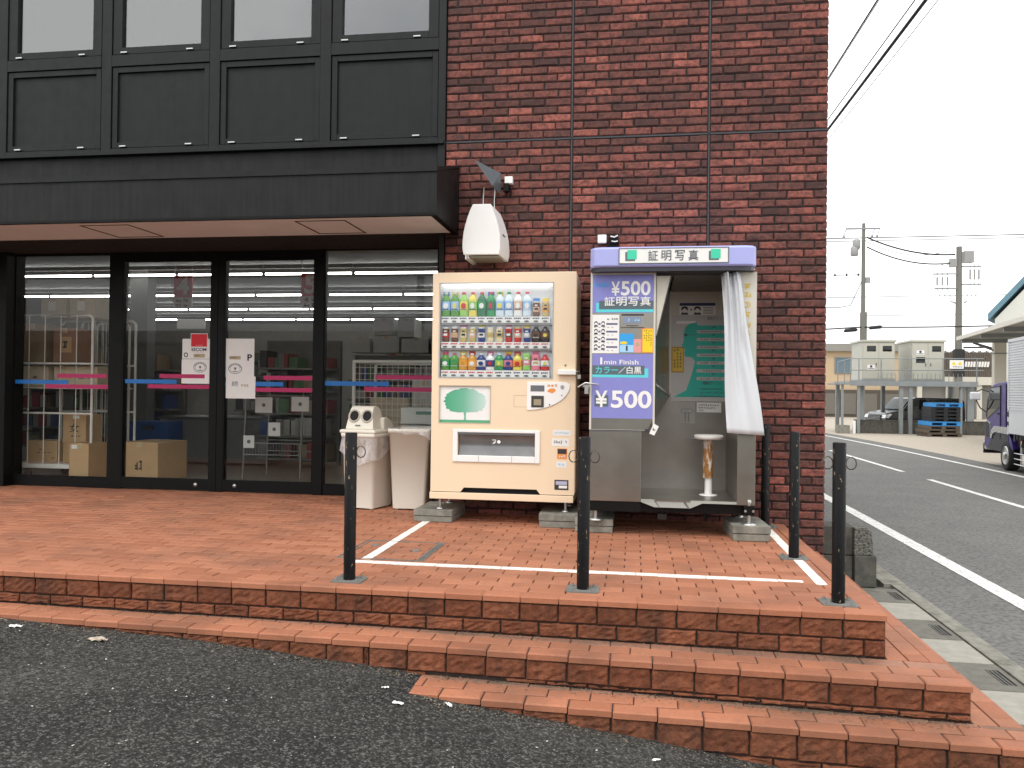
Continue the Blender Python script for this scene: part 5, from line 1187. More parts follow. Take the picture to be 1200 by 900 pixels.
# gondola shelving with goods
GC = [simple('goods_'+n_, c, .5, 0, .2, 30) for n_, c in (('white', (.45,.44,.42)), ('grey', (.22,.22,.22)), ('tan', (.32,.24,.15)), ('red', (.30,.05,.05)), ('blue', (.06,.10,.26)), ('green', (.09,.20,.08)), ('pale', (.38,.38,.33)), ('dark', (.05,.05,.05)))]
RS = random.Random(8)
def gondola(x0, x1, y, h, label, levels=5, dense=1.0):
    t = thing('store_shelf', label, 'shelf', ((x0+x1)/2, y+.2, 0)); m = MB()
    m.box(x0, x1, y+.38, y+.41, .05, h); part('back_panel', m, M_SHELF, t)
    for x in (x0, x1-.03): m = MB(); m.box(x, x+.03, y+.34, y+.42, 0, h); part('upright', m, M_SHELF, t)
    gd = MB()
    for k in range(levels):
        z_ = .12+(h-.2)*k/levels; m = MB(); m.box(x0+.03, x1-.03, y, y+.38, z_-.025, z_); part('shelf_board', m, M_SHELF, t)
        x = x0+.05; top = (h-.2)/levels
        while x < x1-.12:
            w_ = RS.uniform(.05, .16); hh = top*RS.uniform(.45, .85)
            if RS.random() < .9*dense: gd.box(x, min(x+w_-.008, x1-.05), y+RS.uniform(.01,.08), y+.34, z_, z_+hh, RS.randrange(8))
            x += w_
    part('goods', gd, GC, t, kind='stuff')
gondola(-6.1, -4.5, 4.2, 1.55, 'goods shelf deep behind the left sliding door', 5)
gondola(-4.75, -3.75, 2.2, 1.62, 'tall goods shelf behind the right sliding door', 5)
gondola(-3.7, -.8, 2.6, 1.45, 'goods shelf behind the right shop window', 5)
gondola(-9.0, -6.5, 3.2, 1.6, 'goods shelf at the far left of the shop', 5)
gondola(-4.4, -1.0, 6.2, 1.75, 'long goods shelf at the back of the shop', 6)
for (x, y, label, rr) in ((-6.82, 3.0, 'grey round pillar deep behind the left sliding door', .11),):
    m = MB(); m.box(x-.13, x+.13, y-.1, y+.1, 0, 2.62); solo('pillar', m, M_COUNTER, 'square grey pillar standing inside behind the left sliding door', 'pillar', (x, y, 0))
# ceiling tubes in four rows
def lamp_row(y, label):
    t = thing('ceiling_light', label, 'light', (-5, y, 2.5), 0, 'fluorescent tube rows'); k = 0; x = -11.0
    while x < .2:
        m = MB(); m.tube([(x, y, 2.50), (x+1.18, y, 2.50)], .014, 8); part('tube', m, M_TUBE, t); m = MB(); m.box(x-.02, x+1.20, y-.02, y+.02, 2.57, 2.622); part('batten', m, M_COUNTER, t); x += 1.235
for y, lb_ in ((2.62, 'row of fluorescent tubes nearest the shop windows'), (4.9, 'second row of fluorescent tubes from the shop windows'), (7.1, 'third row of fluorescent tubes from the shop windows'), (9.3, 'farthest row of fluorescent tubes in the shop')): lamp_row(y, lb_)
def hang_sign(x, y, z_, ch, label):
    t = thing('aisle_sign', label, 'sign', (x, y, z_), 0, 'aisle number signs'); m = MB(); m.box(-.125, .125, -.01, .01, -.12, .16); part('board', m, M_RED, t, local=True)
    m = MB(); m.merge(txt(ch, -.085, .085, -.09, .135, -.012, .03)); part('lettering', m, M_PWHITE, t, local=True)
    m = MB(); m.box(-.125, .125, -.01, .01, -.27, -.122); b = part('lower_board', m, M_PWHITE, t, local=True); m = MB(); m.merge(txt('~~', -.10, .10, -.19, -.14, -.012)); m.merge(txt('~~', -.10, .10, -.255, -.205, -.012)); part('lettering', m, M_GREYINK, b, local=True)
    m = MB(); m.tube([(-.12, 0, .16), (-.12, 0, 2.60-z_)], .003, 5); m.tube([(.12, 0, .16), (.12, 0, 2.60-z_)], .003, 5); part('hanger', m, M_ZINC, t, local=True)
hang_sign(-5.80, 2.3, 2.28, '4', 'red aisle sign with number 4 hanging behind the left sliding door'); hang_sign(-3.93, 2.0, 2.25, '5', 'red aisle sign with number 5 hanging behind the right sliding door')
m = MB(); m.box(-7.52, -7.02, 5.0, 5.02, 1.965, 2.125); bn = solo('banner', m, M_PWHITE, 'blank white strip banner hung below the tubes behind the left sliding door', 'banner', (-7.27, 5, 2.0))
# wire mesh cage and white packs behind the right window
mc = thing('mesh_cage', 'white wire mesh cage trolley behind the right shop window', 'roll cage', (-2.3, .6, 0)); m = MB()
for a, b in (((-2.83,.5,.10),(-2.83,.5,1.29)), ((-1.84,.5,.10),(-1.84,.5,1.29)), ((-2.83,1.2,.10),(-2.83,1.2,1.29)), ((-1.84,1.2,.10),(-1.84,1.2,1.29))): mm_ = MB(); mm_.tube([a, b], .019, 8); part('post', mm_, M_RACK, mc)
for a, b in (((-2.84,.5,1.28),(-1.83,.5,1.28)), ((-2.83,.5,1.28),(-2.83,1.2,1.28)), ((-2.83,.5,.12),(-1.84,.5,.12)), ((-2.83,1.2,1.28),(-1.83,1.2,1.28))): mm_ = MB(); mm_.tube([a, b], .017, 8); part('rail', mm_, M_RACK, mc)
wm = MB()
for k in range(1, 17): x = -2.83+.99*k/17; wm.tube([(x, .5, .12), (x, .5, 1.28)], .003, 4)
for k in range(1, 19): z_ = .12+1.16*k/19; wm.tube([(-2.83, .5, z_), (-1.84, .5, z_)], .003, 4)
part('wire_mesh', wm, M_RACK, mc, kind='stuff')
PK = [M_CARD2, simple('white_pack', (.55, .56, .53), .5, 0, .1, 8)]
for x, y, z_, lx, lz, lb_ in ((-2.50,.85,.13,.40,.30,'lowest pale carton at the left inside the mesh cage'),(-2.50,.85,.44,.40,.28,'middle pale carton at the left inside the mesh cage'),(-2.50,.85,.73,.40,.18,'top pale carton at the left inside the mesh cage'),(-2.12,.85,.13,.28,.42,'lower white carton at the right inside the mesh cage'),(-2.12,.85,.56,.28,.56,'tall white carton with a yellow lid at the right inside the mesh cage')):
    carton(x, y, z_, lx, .4, lz, lb_, PK[1] if x > -2.3 else M_CARD2, [('~~~~~', .2, .8, .4, .6, M_TAN)])
for k in range(4):
    t = thing('pack', ('bottom white pack of the stack behind the open bin','second white pack of the stack behind the open bin','third white pack of the stack behind the open bin','top white pack of the stack behind the open bin')[k], 'pack', (-1.99, .16, .16+.17*k), 0, 'white packs stacked behind the bins')
    m = MB(); m.box(-.20, .20, -.15, .15, 0, .162); b = part('wrap', m, PK[1], t, local=True, bev=.012); m = MB(); m.box(-.05, .17, -.153, -.148, .095, .125); part('print', m, simple('green_grey_print', (.12, .22, .18), .6), b, local=True)
m = MB(); m.box(-2.2, -1.78, .02, .3, .004, .16); solo('stand', m, M_SHELF, 'dark low stand under the stack of white packs', 'stand')
for k, (x, z_, lx, lz) in enumerate(((-2.95,1.46,.26,.20),(-2.60,1.46,.34,.21),(-2.2,1.46,.40,.18),(-2.64,1.68,.26,.22),(-2.34,1.66,.22,.24),(-1.95,1.46,.2,.22))):
    carton(x-.55, 2.75, z_+.01, lx, .35, lz, ('leftmost white box on top of the shelf behind the right window','wide white box second on top of the shelf behind the right window','long white box third on top of the shelf behind the right window','white box stacked left on the boxes above the right window shelf','white box stacked right on the boxes above the right window shelf','rightmost white box on top of the shelf behind the right window')[k], PK[1])
wr = thing('wire_cart', 'grey wire shopping cart with paper tags behind the right sliding door', 'cart', (-3.7, .9, 0)); m = MB()
for x in (-4.05, -3.42):
    for y in (.55, 1.1): mm_ = MB(); mm_.tube([(x, y, .05), (x+.03, y, .96)], .010, 6); part('leg', mm_, M_GRACK, wr)
bm_ = MB()
for k in range(20): x = -4.04+.62*k/19; bm_.tube([(x, .55, .30), (x, .55, .42)], .0028, 4)
for z_ in (.30, .42, .92): bm_.tube([(-4.05, .55, z_), (-3.42, .55, z_)], .007, 6); bm_.tube([(-4.05, 1.1, z_), (-3.42, 1.1, z_)], .007, 6)
part('wire_basket', bm_, M_GRACK, wr)
for x, z_, w_, h_ in ((-3.82,.74,.19,.16),(-3.42,.76,.19,.15),(-3.70,.50,.13,.14),(-3.98,.37,.12,.13)):
    t = MB(); t.box(x-w_/2, x+w_/2, .535, .538, z_, z_+h_); q = part('paper_tag', t, M_PWHITE, wr); t = MB(); t.disc(x, z_+h_*.5, .5335, .02, 10); part('print', t, M_GREYINK, q)
# ------------------------------------------------------------------ truck
tk = thing('truck', 'purple cab truck with white ribbed cargo box parked at the right street edge', 'truck', (7.52, 10.42, -.5), R(-7.2))
def TP(name, mb, m, parent=tk, bev=0): return part(name, mb, m, parent, local=True, bev=bev)
M_PURP = simple('purple_paint', (.042, .018, .17), .4, 0, .1, 3, spec=.3); M_CHR = simple('chrome', (.6, .6, .6), .2, .9); M_BOXW = simple('cargo_white', (.70, .71, .72), .4, 0, .05, 3); M_TYRE = simple('tyre_rubber', (.016, .016, .016), .8); M_DKPL = simple('dark_plastic', (.02, .02, .022), .6)
cabp = [(-.12,.60),(-.12,1.78),(.05,1.815),(.55,1.80),(.95,1.755),(1.10,1.69),(1.20,1.52),(1.37,1.06),(1.45,.86),(1.53,.62),(1.56,.40),(1.30,.38)]+[(.42*math.cos(a), .31+.44*math.sin(a)) for a in [R(12+150*i/9) for i in range(10)]]
cb = MB(); cb.prism([(t, z_) for t, z_ in cabp], .0, 1.75, 'x'); cab = TP('cab', cb, M_PURP, bev=.02)
m = MB(); m.prism([(1.12,1.60),(1.19,1.50),(1.33,1.08),(1.30,1.03),(.44,1.30),(.40,1.36),(.40,1.66),(.46,1.70),(1.02,1.68)], -.006, .004, 'x'); wn = TP('side_window', m, M_VEHGL)
m = MB(); m.prism([(1.14,1.64),(1.22,1.50),(1.37,1.06),(1.34,1.00),(.42,1.27),(.37,1.34),(.37,1.68),(.43,1.73),(1.04,1.71)], -.004, .0005, 'x'); TP('window_surround', m, M_DKPL)
m = MB(); m.prism([(1.36,.98),(1.12,.90),(1.10,.62),(1.40,.62),(1.45,.80)], -.006, .0, 'x'); TP('lower_window', m, M_VEHGL); m = MB(); m.prism([(1.37,1.01),(1.08,.925),(1.06,.60),(1.09,.60),(1.11,.905),(1.375,.985)], -.009, -.001, 'x'); TP('window_strip', m, M_CHR)
m = MB(); m.add([(.0+.05,1.205,1.53),(1.70,1.205,1.53),(1.70,1.39,1.06),(.05,1.39,1.06)], [(0,1,2,3),(3,2,1,0)]); TP('windscreen', m, M_VEHGL)
m = MB(); m.box(-.015, .02, .38, .41, .62, 1.74); m.box(-.015, .0, .0, .02, .75, 1.76); m.box(-.025, -.005, .48, .62, 1.13, 1.16); TP('door_seam', m, M_DKPL)
m = MB(); m.prism([(1.22,1.50),(1.30,1.44),(1.42,1.08),(1.37,1.04)], -.01, .02, 'x'); TP('pillar_trim', m, M_DKPL)
arc = [(.50*math.cos(a), .31+.50*math.sin(a)) for a in [R(8+160*i/12) for i in range(13)]]; ain = [(.40*math.cos(a), .31+.42*math.sin(a)) for a in [R(8+160*i/12) for i in range(13)]]
m = MB(); m.prism([(-.14,.74),(-.14,.88),(.72,.88),(.92,.80),(1.02,.62),(.94,.60),(.85,.70),(.68,.75)], -.03, .05, 'x'); TP('fender', m, M_CHR); m = MB(); m.prism([(-.13,.735),(.66,.745),(.84,.69),(.93,.59),(1.02,.60),(1.30,.385),(.9,.36),(-.13,.36)], -.006, .02, 'x'); TP('wheel_arch', m, M_DKPL)
m = MB(); m.box(.0, 1.75, 1.40, 1.60, .33, .52); TP('bumper', m, M_CHR, bev=.02); m = MB(); m.box(-.005, 1.75, 1.56, 1.615, .25, .46); TP('bumper_lower', m, M_DKPL); m = MB(); m.box(.02, .30, 1.585, 1.61, .40, .50); TP('headlight', m, M_VEHGL); m = MB(); m.box(1.45, 1.73, 1.585, 1.61, .40, .50); TP('headlight', m, M_VEHGL)
m = MB(); m.box(-.30, -.10, 1.44, 1.56, 1.42, 1.60); mo_ = TP('mirror', m, M_BOXW, bev=.03); m = MB(); m.tube([(.05,1.28,1.60),(-.08,1.48,1.66),(-.18,1.5,1.60)], .014, 6); m.tube([(.05,1.42,1.12),(-.1,1.5,1.25),(-.18,1.5,1.42)], .014, 6); TP('mirror_arm', m, M_DKPL, mo_)
m = MB(); m.box(-.02, 1.80, -5.2, -.16, .76, 1.24); TP('cargo_lower_panel', m, M_BOXW, bev=.006)
m = MB(); m.box(-.005, 1.79, -5.2, -.16, 1.26, 2.62); bo = TP('cargo_body', m, M_BOXW); m = MB(); m.box(-.03, 1.81, -5.2, -.155, 1.235, 1.262); m.box(-.03, 1.81, -5.2, -.155, 2.60, 2.66); m.box(-.03, .0, -.20, -.155, .74, 2.64); m.box(-.02, 1.8, -.17, -.150, .74, 2.62); TP('cargo_rail', m, M_BOXW)
m = MB()
for k in range(26):
    z_ = 1.29+.05*k; m.prism([(-.020, z_), (-.020, z_+.026), (-.004, z_+.036), (-.004, z_-.010)], -5.2, -.20, 'y')
TP('cargo_rib', m, M_BOXW); m = MB(); m.box(-.035, -.01, -.21, -.16, 1.1, 1.2); m.box(-.035, -.01, -.21, -.16, .92, 1.0); TP('hinge', m, M_DKPL)
m = MB(); m.box(.1, 1.6, -5.2, 1.0, .50, .75); TP('chassis', m, M_DKPL)
def wheel(t, s0, s1, r=.30):
    m = MB(); n = 26
    rg = lambda rr, s: [(s, t+rr*math.cos(2*PI*i/n), .302+rr*math.sin(2*PI*i/n)) for i in range(n)]
    m.rings([rg(r*.62, s0+.02), rg(r*.92, s0), rg(r, s0+.03), rg(r, s1-.03), rg(r*.92, s1), rg(r*.6, s1-.02)], 0, True); w_ = TP('wheel', m, M_TYRE)
    m = MB(); m.rings([rg(r*.64, s0+.015), rg(r*.58, s0-.004), rg(r*.50, s0+.03), rg(r*.25, s0+.035), rg(r*.22, s0-.02), rg(r*.08, s0-.028)], 0, True); q = TP('rim', m, M_ZINC, w_)
    m = MB()
    for k in range(6): a = 2*PI*k/6; m.prism([(t+r*.40*math.cos(a)+.022*math.cos(b), .302+r*.40*math.sin(a)+.022*math.sin(b)) for b in [2*PI*j/8 for j in range(8)]], s0+.024, s0+.03, 'x')
    TP('rim_hole', m, M_DKPL, w_)
for t in (0, -3.3): wheel(t, -.025, .20); wheel(t, 1.5, 1.7)
m = MB()
for z_ in (.38, .27, .165): m.tube([(.03, -.42, z_), (.03, -2.8, z_)], .016, 6)
for t in (-.75, -1.7, -2.6): m.box(.04, .06, t-.02, t+.02, .15, .72)
TP('side_guard', m, M_CHR); m = MB(); m.box(-.03, .0, -.62, -.56, .62, .76); m.box(-.03, .0, -.78, -.74, .66, .76); m.box(.1, .3, -.9, -.5, .35, .66); TP('tank', m, M_DKPL); m = MB(); m.disc(0, 0, 0, .035, 12); m.xf(Matrix.Translation((-.02, -.98, .62)) @ Matrix.Rotation(-PI/2, 4, 'Z')); TP('side_marker', m, M_ORANGE)

# ------------------------------------------------------------------ van (black, behind the low wall) and a copy
def make_van(label, paint, loc, rz):
    t = thing('parked_van', label, 'van', loc, rz)
    def V(name, mb, m, parent=t, bev=0): return part(name, mb, m, parent, local=True, bev=bev)
    prof = [(-1.72,.22),(-1.74,.50),(-1.70,.74),(-1.55,.82),(-.98,.93),(-.55,1.40),(-.40,1.44),(1.50,1.44),(1.66,1.30),(1.70,.80),(1.70,.22),(1.34,.22)]+[(1.05+.30*math.cos(a), .25+.30*math.sin(a)) for a in [R(170*i/8+5) for i in range(9)]]+[(-.75,.20)]+[(-1.05+.30*math.cos(a), .25+.30*math.sin(a)) for a in [R(170*i/8+5) for i in range(9)]]+[(-1.4,.22)]
    m = MB(); m.prism(prof, -.78, .78, 'y'); V('body', m, paint, bev=.03)
    m = MB(); m.add([(-.965,-.66,.955),(-.965,.66,.955),(-.575,.60,1.375),(-.575,-.60,1.375)], [(0,1,2,3),(3,2,1,0)]); m.xf(Matrix.Translation((-.022, 0, .012))); V('windscreen', m, simple('windscreen_pale', (.35, .38, .38), .08, 0, .1, 2) if 'black' in label else M_VEHGL)
    for s in (-1, 1):
        for a, b, c in ((-.80, .05, .62), (.12, .80, 0), (.87, 1.50, 0)):
            m = MB(); m.prism([(a, .96), (b, .96), (b, 1.36), (a+(.30 if c else 0), 1.36)], s*.775, s*.788, 'y'); V('side_window', m, M_VEHGL)
        m = MB(); m.prism([(-1.755,.60),(-1.60,.60),(-1.45,.76),(-1.56,.79),(-1.70,.73)], s*.52, s*.788, 'y'); V('headlight', m, M_CHR)
        m = MB(); m.box(-.86, -.72, s*.78, s*.92, .92, 1.06); V('mirror', m, M_DKPL, bev=.02)
        for x in (-1.05, 1.05):
            m = MB(); n = 20; rg = lambda rr, y: [(x+rr*math.cos(2*PI*i/n), y, .26+rr*math.sin(2*PI*i/n)) for i in range(n)]
            m.rings([rg(.25, s*.60), rg(.26, s*.62), rg(.26, s*.76), rg(.22, s*.785)]); w_ = V('wheel', m, M_TYRE); m = MB(); m.rings([rg(.17, s*.787), rg(.15, s*.795), rg(.05, s*.79)]); V('rim', m, M_ZINC, w_)
        m = MB(); m.box(-.10, .02, s*.782, s*.80, .86, .89); V('door_handle', m, M_CHR)
    m = MB(); m.box(-1.762, -1.735, -.48, .48, .52, .70); g = V('grille', m, M_DKPL); m = MB()
    for k in range(3): m.box(-1.772, -1.76, -.46, .46, .54+.055*k, .555+.055*k)
    V('grille_bar', m, M_CHR, g); m = MB(); m.box(-1.80, -1.70, -.76, .76, .24, .44); V('bumper', m, paint, bev=.03)
    m = MB(); m.box(-1.808, -1.798, -.17, .17, .30, .39); V('number_plate', m, M_PWHITE)
    return t
M_VANB = simple('black_car_paint', (.006, .006, .007), .25, 0, .1, 3, coat=.25); M_VANS = simple('silver_car_paint', (.42, .43, .44), .25, .4, .1, 3, coat=.6)
make_van('black boxy van parked behind the low dark wall, under the steel platform', M_VANB, (11.50, 28.2, -.52), R(14))
make_van('silver van parked on the asphalt lot across from the shop front', M_VANS, (-9.6, -13.2, -.15), R(4))

# ------------------------------------------------------------------ yard wall, pallets, switchgear on a platform
YW = 26.06
lw = thing('yard_wall', 'low dark concrete wall along the yard in front of the black van', 'wall', (11, YW, -.5)); m = MB(); m.box(8.62, 14.2, YW, YW+.2, -.52, .0); part('wall_body', m, M_CONC2, lw); m = MB(); m.box(8.60, 14.2, YW-.015, YW+.215, .001, .035); part('wall_cap', m, M_CONC2, lw)
def pallet(x, y, z_, lx, ly, h, mat, label, rz=0, wood=False):
    t = thing('pallet', label, 'pallet', (x, y, z_), rz, 'pallets stacked in the yard')
    for zz in ((0, .02), (h-.025, h)):
        n = 7 if wood else 5
        for k in range(n): a = -lx/2+lx*k/n; m = MB(); m.box(a+.008, a+lx/n-.008, -ly/2, ly/2, zz[0], zz[1]); part('deck_board', m, mat, t, local=True)
    for k in range(3): a = -lx/2+(lx-.14)*k/2; m = MB(); m.box(a, a+.14, -ly/2+.005, ly/2-.005, .0205, h-.0255); part('runner', m, mat, t, local=True)
    for y_ in (-ly/2+.01, ly/2-.03): m = MB(); m.box(-lx/2+.02, lx/2-.02, y_, y_+.02, h-.05, h-.026); part('edge_board', m, mat, t, local=True)
M_PBLUE = simple('blue_pallet_plastic', (.03, .26, .62), .45); M_PBLK = simple('black_pallet_plastic', (.012, .013, .016), .55); M_PWOOD = simple('old_pallet_wood', (.13, .10, .075), .9, 0, .3, 12)
yp = 24.75
pallet(11.23, yp, -.497, 1.20, 1.0, .13, M_PWOOD, 'wooden pallet at the very bottom of the stack by the low yard wall', .08, True)
pallet(11.18, yp, -.362, 1.20, 1.0, .13, M_PWOOD, 'wooden pallet second from the bottom of the yard stack', .04, True)
pallet(11.22, yp, -.228, 1.12, 1.0, .13, M_PWOOD, 'dark wooden pallet just under the lower blue pallet', .02, True)
pallet(11.24, yp, -.093, 1.14, 1.0, .155, M_PBLUE, 'lower blue plastic pallet in the yard stack', .03)
for k in range(4): pallet(11.30, yp, .066+.133*k, 1.02, .95, .128, M_PBLK, ('lowest black plastic pallet above the lower blue one','second black plastic pallet between the blue ones','third black plastic pallet between the blue ones','topmost black plastic pallet right under the upper blue one')[k], .02)
pallet(11.36, yp, .600, 1.05, 1.0, .15, M_PBLUE, 'upper blue plastic pallet crowning the yard stack', -.02)
M_GALV = simple('galvanised_steel', (.27, .29, .29), .5, .3, .2, 4); M_CABIN = simple('cabinet_ivory', (.46, .45, .38), .5, 0, .06, 2)
def cabinet(x0, x1, label, tag_):
    y = YW; t = thing('switchgear_cabinet', label, 'electrical cabinet', ((x0+x1)/2, y+.7, 1.58), 0, 'switchgear cabinets on the platform')
    m = MB(); m.box(x0, x1, y, y+1.6, 1.58, 3.10); part('body', m, M_CABIN, t); m = MB(); m.box(x0-.05, x1+.05, y-.06, y+1.66, 3.10, 3.17); part('roof', m, M_CABIN, t); m = MB(); m.box(x0-.02, x1+.02, y-.02, y+1.6, 1.55, 1.62); part('plinth', m, M_GALV, t)
    xm_ = (x0+x1)/2
    for k, (a, b) in enumerate(((x0+.02, xm_-.005), (xm_+.005, x1-.02))):
        m = MB(); m.box(a, b, y-.02, y-.001, 1.66, 3.06); d_ = part('door', m, M_CABIN, t); m = MB(); zz = (2.72, 2.94) if (tag_ == 0 or k == 1) else (2.28, 2.50); m.box(a+.14, b-.10, y-.026, y-.021, *zz); w_ = part('meter_window', m, M_VEHGL, d_)
        m = MB(); m.box(a+.08 if k else b-.10, a+.105 if k else b-.075, y-.05, y-.02, 2.15, 2.27); part('handle', m, M_GREYINK, d_)
    m = MB(); zc = 2.10 if tag_ == 0 else 2.68; m.box(xm_-.42, xm_-.14, y-.024, y-.0205, zc-.09, zc+.09); s = part('warning_label', m, M_PWHITE, t); m = MB(); m.disc(xm_-.28, zc+.03, y-.027, .05, 8, d=.002); m.box(xm_-.40, xm_-.16, y-.027, y-.024, zc-.06, zc-.035); part('print', m, M_INK, s)
cabinet(8.86, 10.06, 'left ivory switchgear cabinet on the steel platform', 0); cabinet(10.68, 11.87, 'right ivory switchgear cabinet on the steel platform', 1)
pf = thing('steel_platform', 'grey galvanised platform on posts carrying the two ivory cabinets', 'platform', (10.8, YW, -.5))
m = MB(); m.box(8.3, 12.95, YW-.35, YW+2.2, 1.46, 1.55); part('deck', m, M_GALV, pf); m = MB(); m.box(8.3, 12.95, YW-.40, YW-.36, 1.36, 1.56); part('edge_beam', m, M_GALV, pf)
for x, w_ in ((8.66,.09),(8.82,.22),(10.22,.13),(10.56,.13),(12.38,.08),(12.85,.24)):
    m = MB(); m.box(x-w_/2, x+w_/2, YW-.33+(.35 if w_ > .2 else 0), YW-.2+(.35 if w_ > .2 else 0), -.5, 1.458); part('post', m, M_GALV, pf)
for x in (8.4, 10.2, 12.8): m = MB(); m.box(x-.07, x+.07, YW+1.9, YW+2.05, -.5, 1.458); part('post', m, M_GALV, pf)
for z_ in (1.97, 2.42): m = MB(); m.tube([(8.32, YW-.38, z_), (13.15, YW-.38, z_+.02)], .020, 6); part('rail', m, M_GALV, pf)
for x in (8.32, 8.63, 9.45, 10.42, 10.55, 11.7, 12.9): m = MB(); m.tube([(x, YW-.38, 1.5), (x, YW-.38, 2.42)], .022, 6); part('rail_post', m, M_GALV, pf)
m = MB()
for k in range(20): x = 9.35+.16*k; m.tube([(x, YW-.38, 1.56), (x, YW-.38, 1.86)], .012, 5)
part('short_picket', m, M_GALV, pf, kind='stuff'); m = MB(); m.tube([(7.85, YW-.38, 2.28), (8.32, YW-.38, 2.42)], .02, 6); m.tube([(7.85, YW-.38, 1.45), (7.85, YW-.38, 2.28)], .02, 6); m.tube([(8.1, YW-.38, 1.45), (8.1, YW-.38, 2.35)], .02, 6); m.box(7.75, 8.3, YW-.4, YW+.9, 1.40, 1.46); m.box(8.02, 8.1, YW-.3, YW-.2, -.3, 1.4); part('stair_landing', m, M_GALV, pf)
m = MB(); m.box(7.86, 8.3, YW-.45, YW-.05, -.5, -.18); part('footing', m, M_CONC, pf)
ws = thing('warning_sign', 'white warning sign with two yellow triangles on the platform rail', 'sign', (12.2, YW-.42, 2.2)); m = MB(); m.box(11.92, 12.42, YW-.43, YW-.41, 2.05, 2.38); b = part('board', m, M_PWHITE, ws)
m = MB(); m.prism([(11.98,2.20),(12.14,2.20),(12.06,2.34)], YW-.434, YW-.4305, 'y'); m.prism([(12.20,2.20),(12.36,2.20),(12.28,2.34)], YW-.434, YW-.4305, 'y'); part('triangle', m, M_YELLOW, b); m = MB(); m.merge(txt('~~~~~~~', 11.97, 12.37, 2.09, 2.16, YW-.4305)); part('lettering', m, M_INK, b)
m = MB(); m.box(8.42, 8.52, YW-.42, YW-.32, -.5, .0); solo('marker_post', m, M_PWHITE, 'short white marker post at the left end of the low yard wall', 'post', (8.47, YW-.4, -.5))
m = MB(); m.box(7.98, 8.06, YW+3.0, YW+3.1, -.5, 1.25); m.box(7.96, 8.08, YW+2.98, YW+3.12, 1.20, 1.26); solo('timber_post', m, simple('tan_post', (.45, .33, .20), .7), 'tan post left of the steel platform', 'post', (8.02, YW+3, -.5))

# ------------------------------------------------------------------ buildings behind
tb_ = thing('tan_building', 'tan low building with a grey flat roof edge behind the cabinets', 'building', (13, 50, -.5)); M_TANW = simple('tan_render', (.56, .42, .27), .8, 0, .06, 1)
m = MB(); m.box(8, 17.6, 50, 58, -.6, 4.0); part('wall', m, M_TANW, tb_); m = MB(); m.box(7.8, 17.7, 49.7, 58.2, 3.95, 4.46); part('roof', m, simple('grey_eaves', (.30, .29, .26), .7), tb_)
for x0, x1, z0, z1 in ((13.4, 14.7, 2.45, 3.55), (15.4, 16.6, 2.45, 3.55)):
    m = MB(); m.frame(x0, x1, z0, z1, .06, 49.93, 49.98); w_ = part('window', m, M_GALV, tb_); m = MB(); m.box(x0+.06, x1-.06, 49.96, 49.975, z0+.06, z1-.06); part('window_pane', m, simple('window_blue_grey', (.16, .22, .26), .15), w_)
m = MB(); m.box(7.9, 17.6, 49.86, 49.97, -.6, 1.35); part('dado', m, simple('brown_dado', (.10, .085, .065), .8), tb_)
for k in range(7): x = 8.4+1.35*k; m = MB(); m.box(x, x+.95, 49.80, 49.855, -.3, 1.1); part('shutter', m, simple('grey_brown_shutter', (.17, .155, .13), .7), tb_)
fc = thing('slat_fence', 'brown slatted fence with a white band beyond the steel platform', 'fence', (21.5, 50, 0)); m = MB()
for k in range(52): x = 17.75+.115*k; m.box(x, x+.085, 50, 50.06, 2.3, 3.98+.05*math.sin(k*1.7))
part('slats', m, simple('weathered_slats', (.16, .135, .11), .9, 0, .4, 6), fc, kind='stuff'); m = MB(); m.box(17.7, 23.8, 50.07, 50.12, 2.2, 3.9); part('backing', m, simple('dark_backing', (.07, .06, .05), .9), fc)
m = MB()
for k in range(12): x = 21.1+.17*k; m.prism([(x,2.95),(x+.12,2.95),(x+.17,3.3),(x+.05,3.3)], 49.93, 49.99, 'y')
part('white_band', m, M_PWHITE, fc); m = MB(); m.box(17.7, 23.8, 49.6, 50.2, 1.75, 2.28); part('beige_rail', m, M_BEIGE, fc); m = MB(); m.box(17.7, 23.8, 49.9, 50.3, -.6, 1.75); part('lower_wall', m, simple('grey_lower_wall', (.20, .19, .17), .8), fc)  # lower wall in one even warm grey
for x in (18.6, 20.4, 22.3): m = MB(); m.box(x, x+.3, 49.7, 49.9, -.5, 1.75); part('pier', m, M_BEIGE, fc)
wh = thing('warehouse', 'white gabled warehouse with a blue roof edge behind the loading canopy', 'building', (13.66, 26, 0), R(-30)); M_WHW = simple('warehouse_white', (.62, .62, .56), .7, 0, .05, 2); M_ROOFB = simple('blue_roof_metal', (.13, .25, .31), .5, 0, .15, 3)
m = MB(); m.prism([(0,-.5),(12,-.5),(12,4.0),(6,10.9),(0,3.98)], 0, 12, 'y'); part('wall', m, M_WHW, wh, local=True)
m = MB(); m.prism([(-.225,3.92),(-.225,4.19),(6,11.40),(12.2,4.19),(12.2,3.92),(6,11.1)], -.12, 12.2, 'y'); part('roof', m, M_ROOFB, wh, local=True)
ca = thing('loading_canopy', 'flat grey loading canopy on a beige column above the parked truck', 'canopy', (10.85, 22.02, 0), R(-9.4))
m = MB(); m.box(0, 4.6, -12, 0, 2.925, 3.0); part('canopy_slab', m, simple('canopy_grey', (.30, .30, .28), .6), ca, local=True); m = MB(); m.box(-.03, .05, -12.05, .02, 2.90, 3.02); part('canopy_edge', m, M_BEIGE, ca, local=True)
for k in range(5): m = MB(); m.box(.1, 4.5, -.25-2.6*k, -.12-2.6*k, 2.80, 2.924); part('beam', m, M_GALV, ca, local=True)
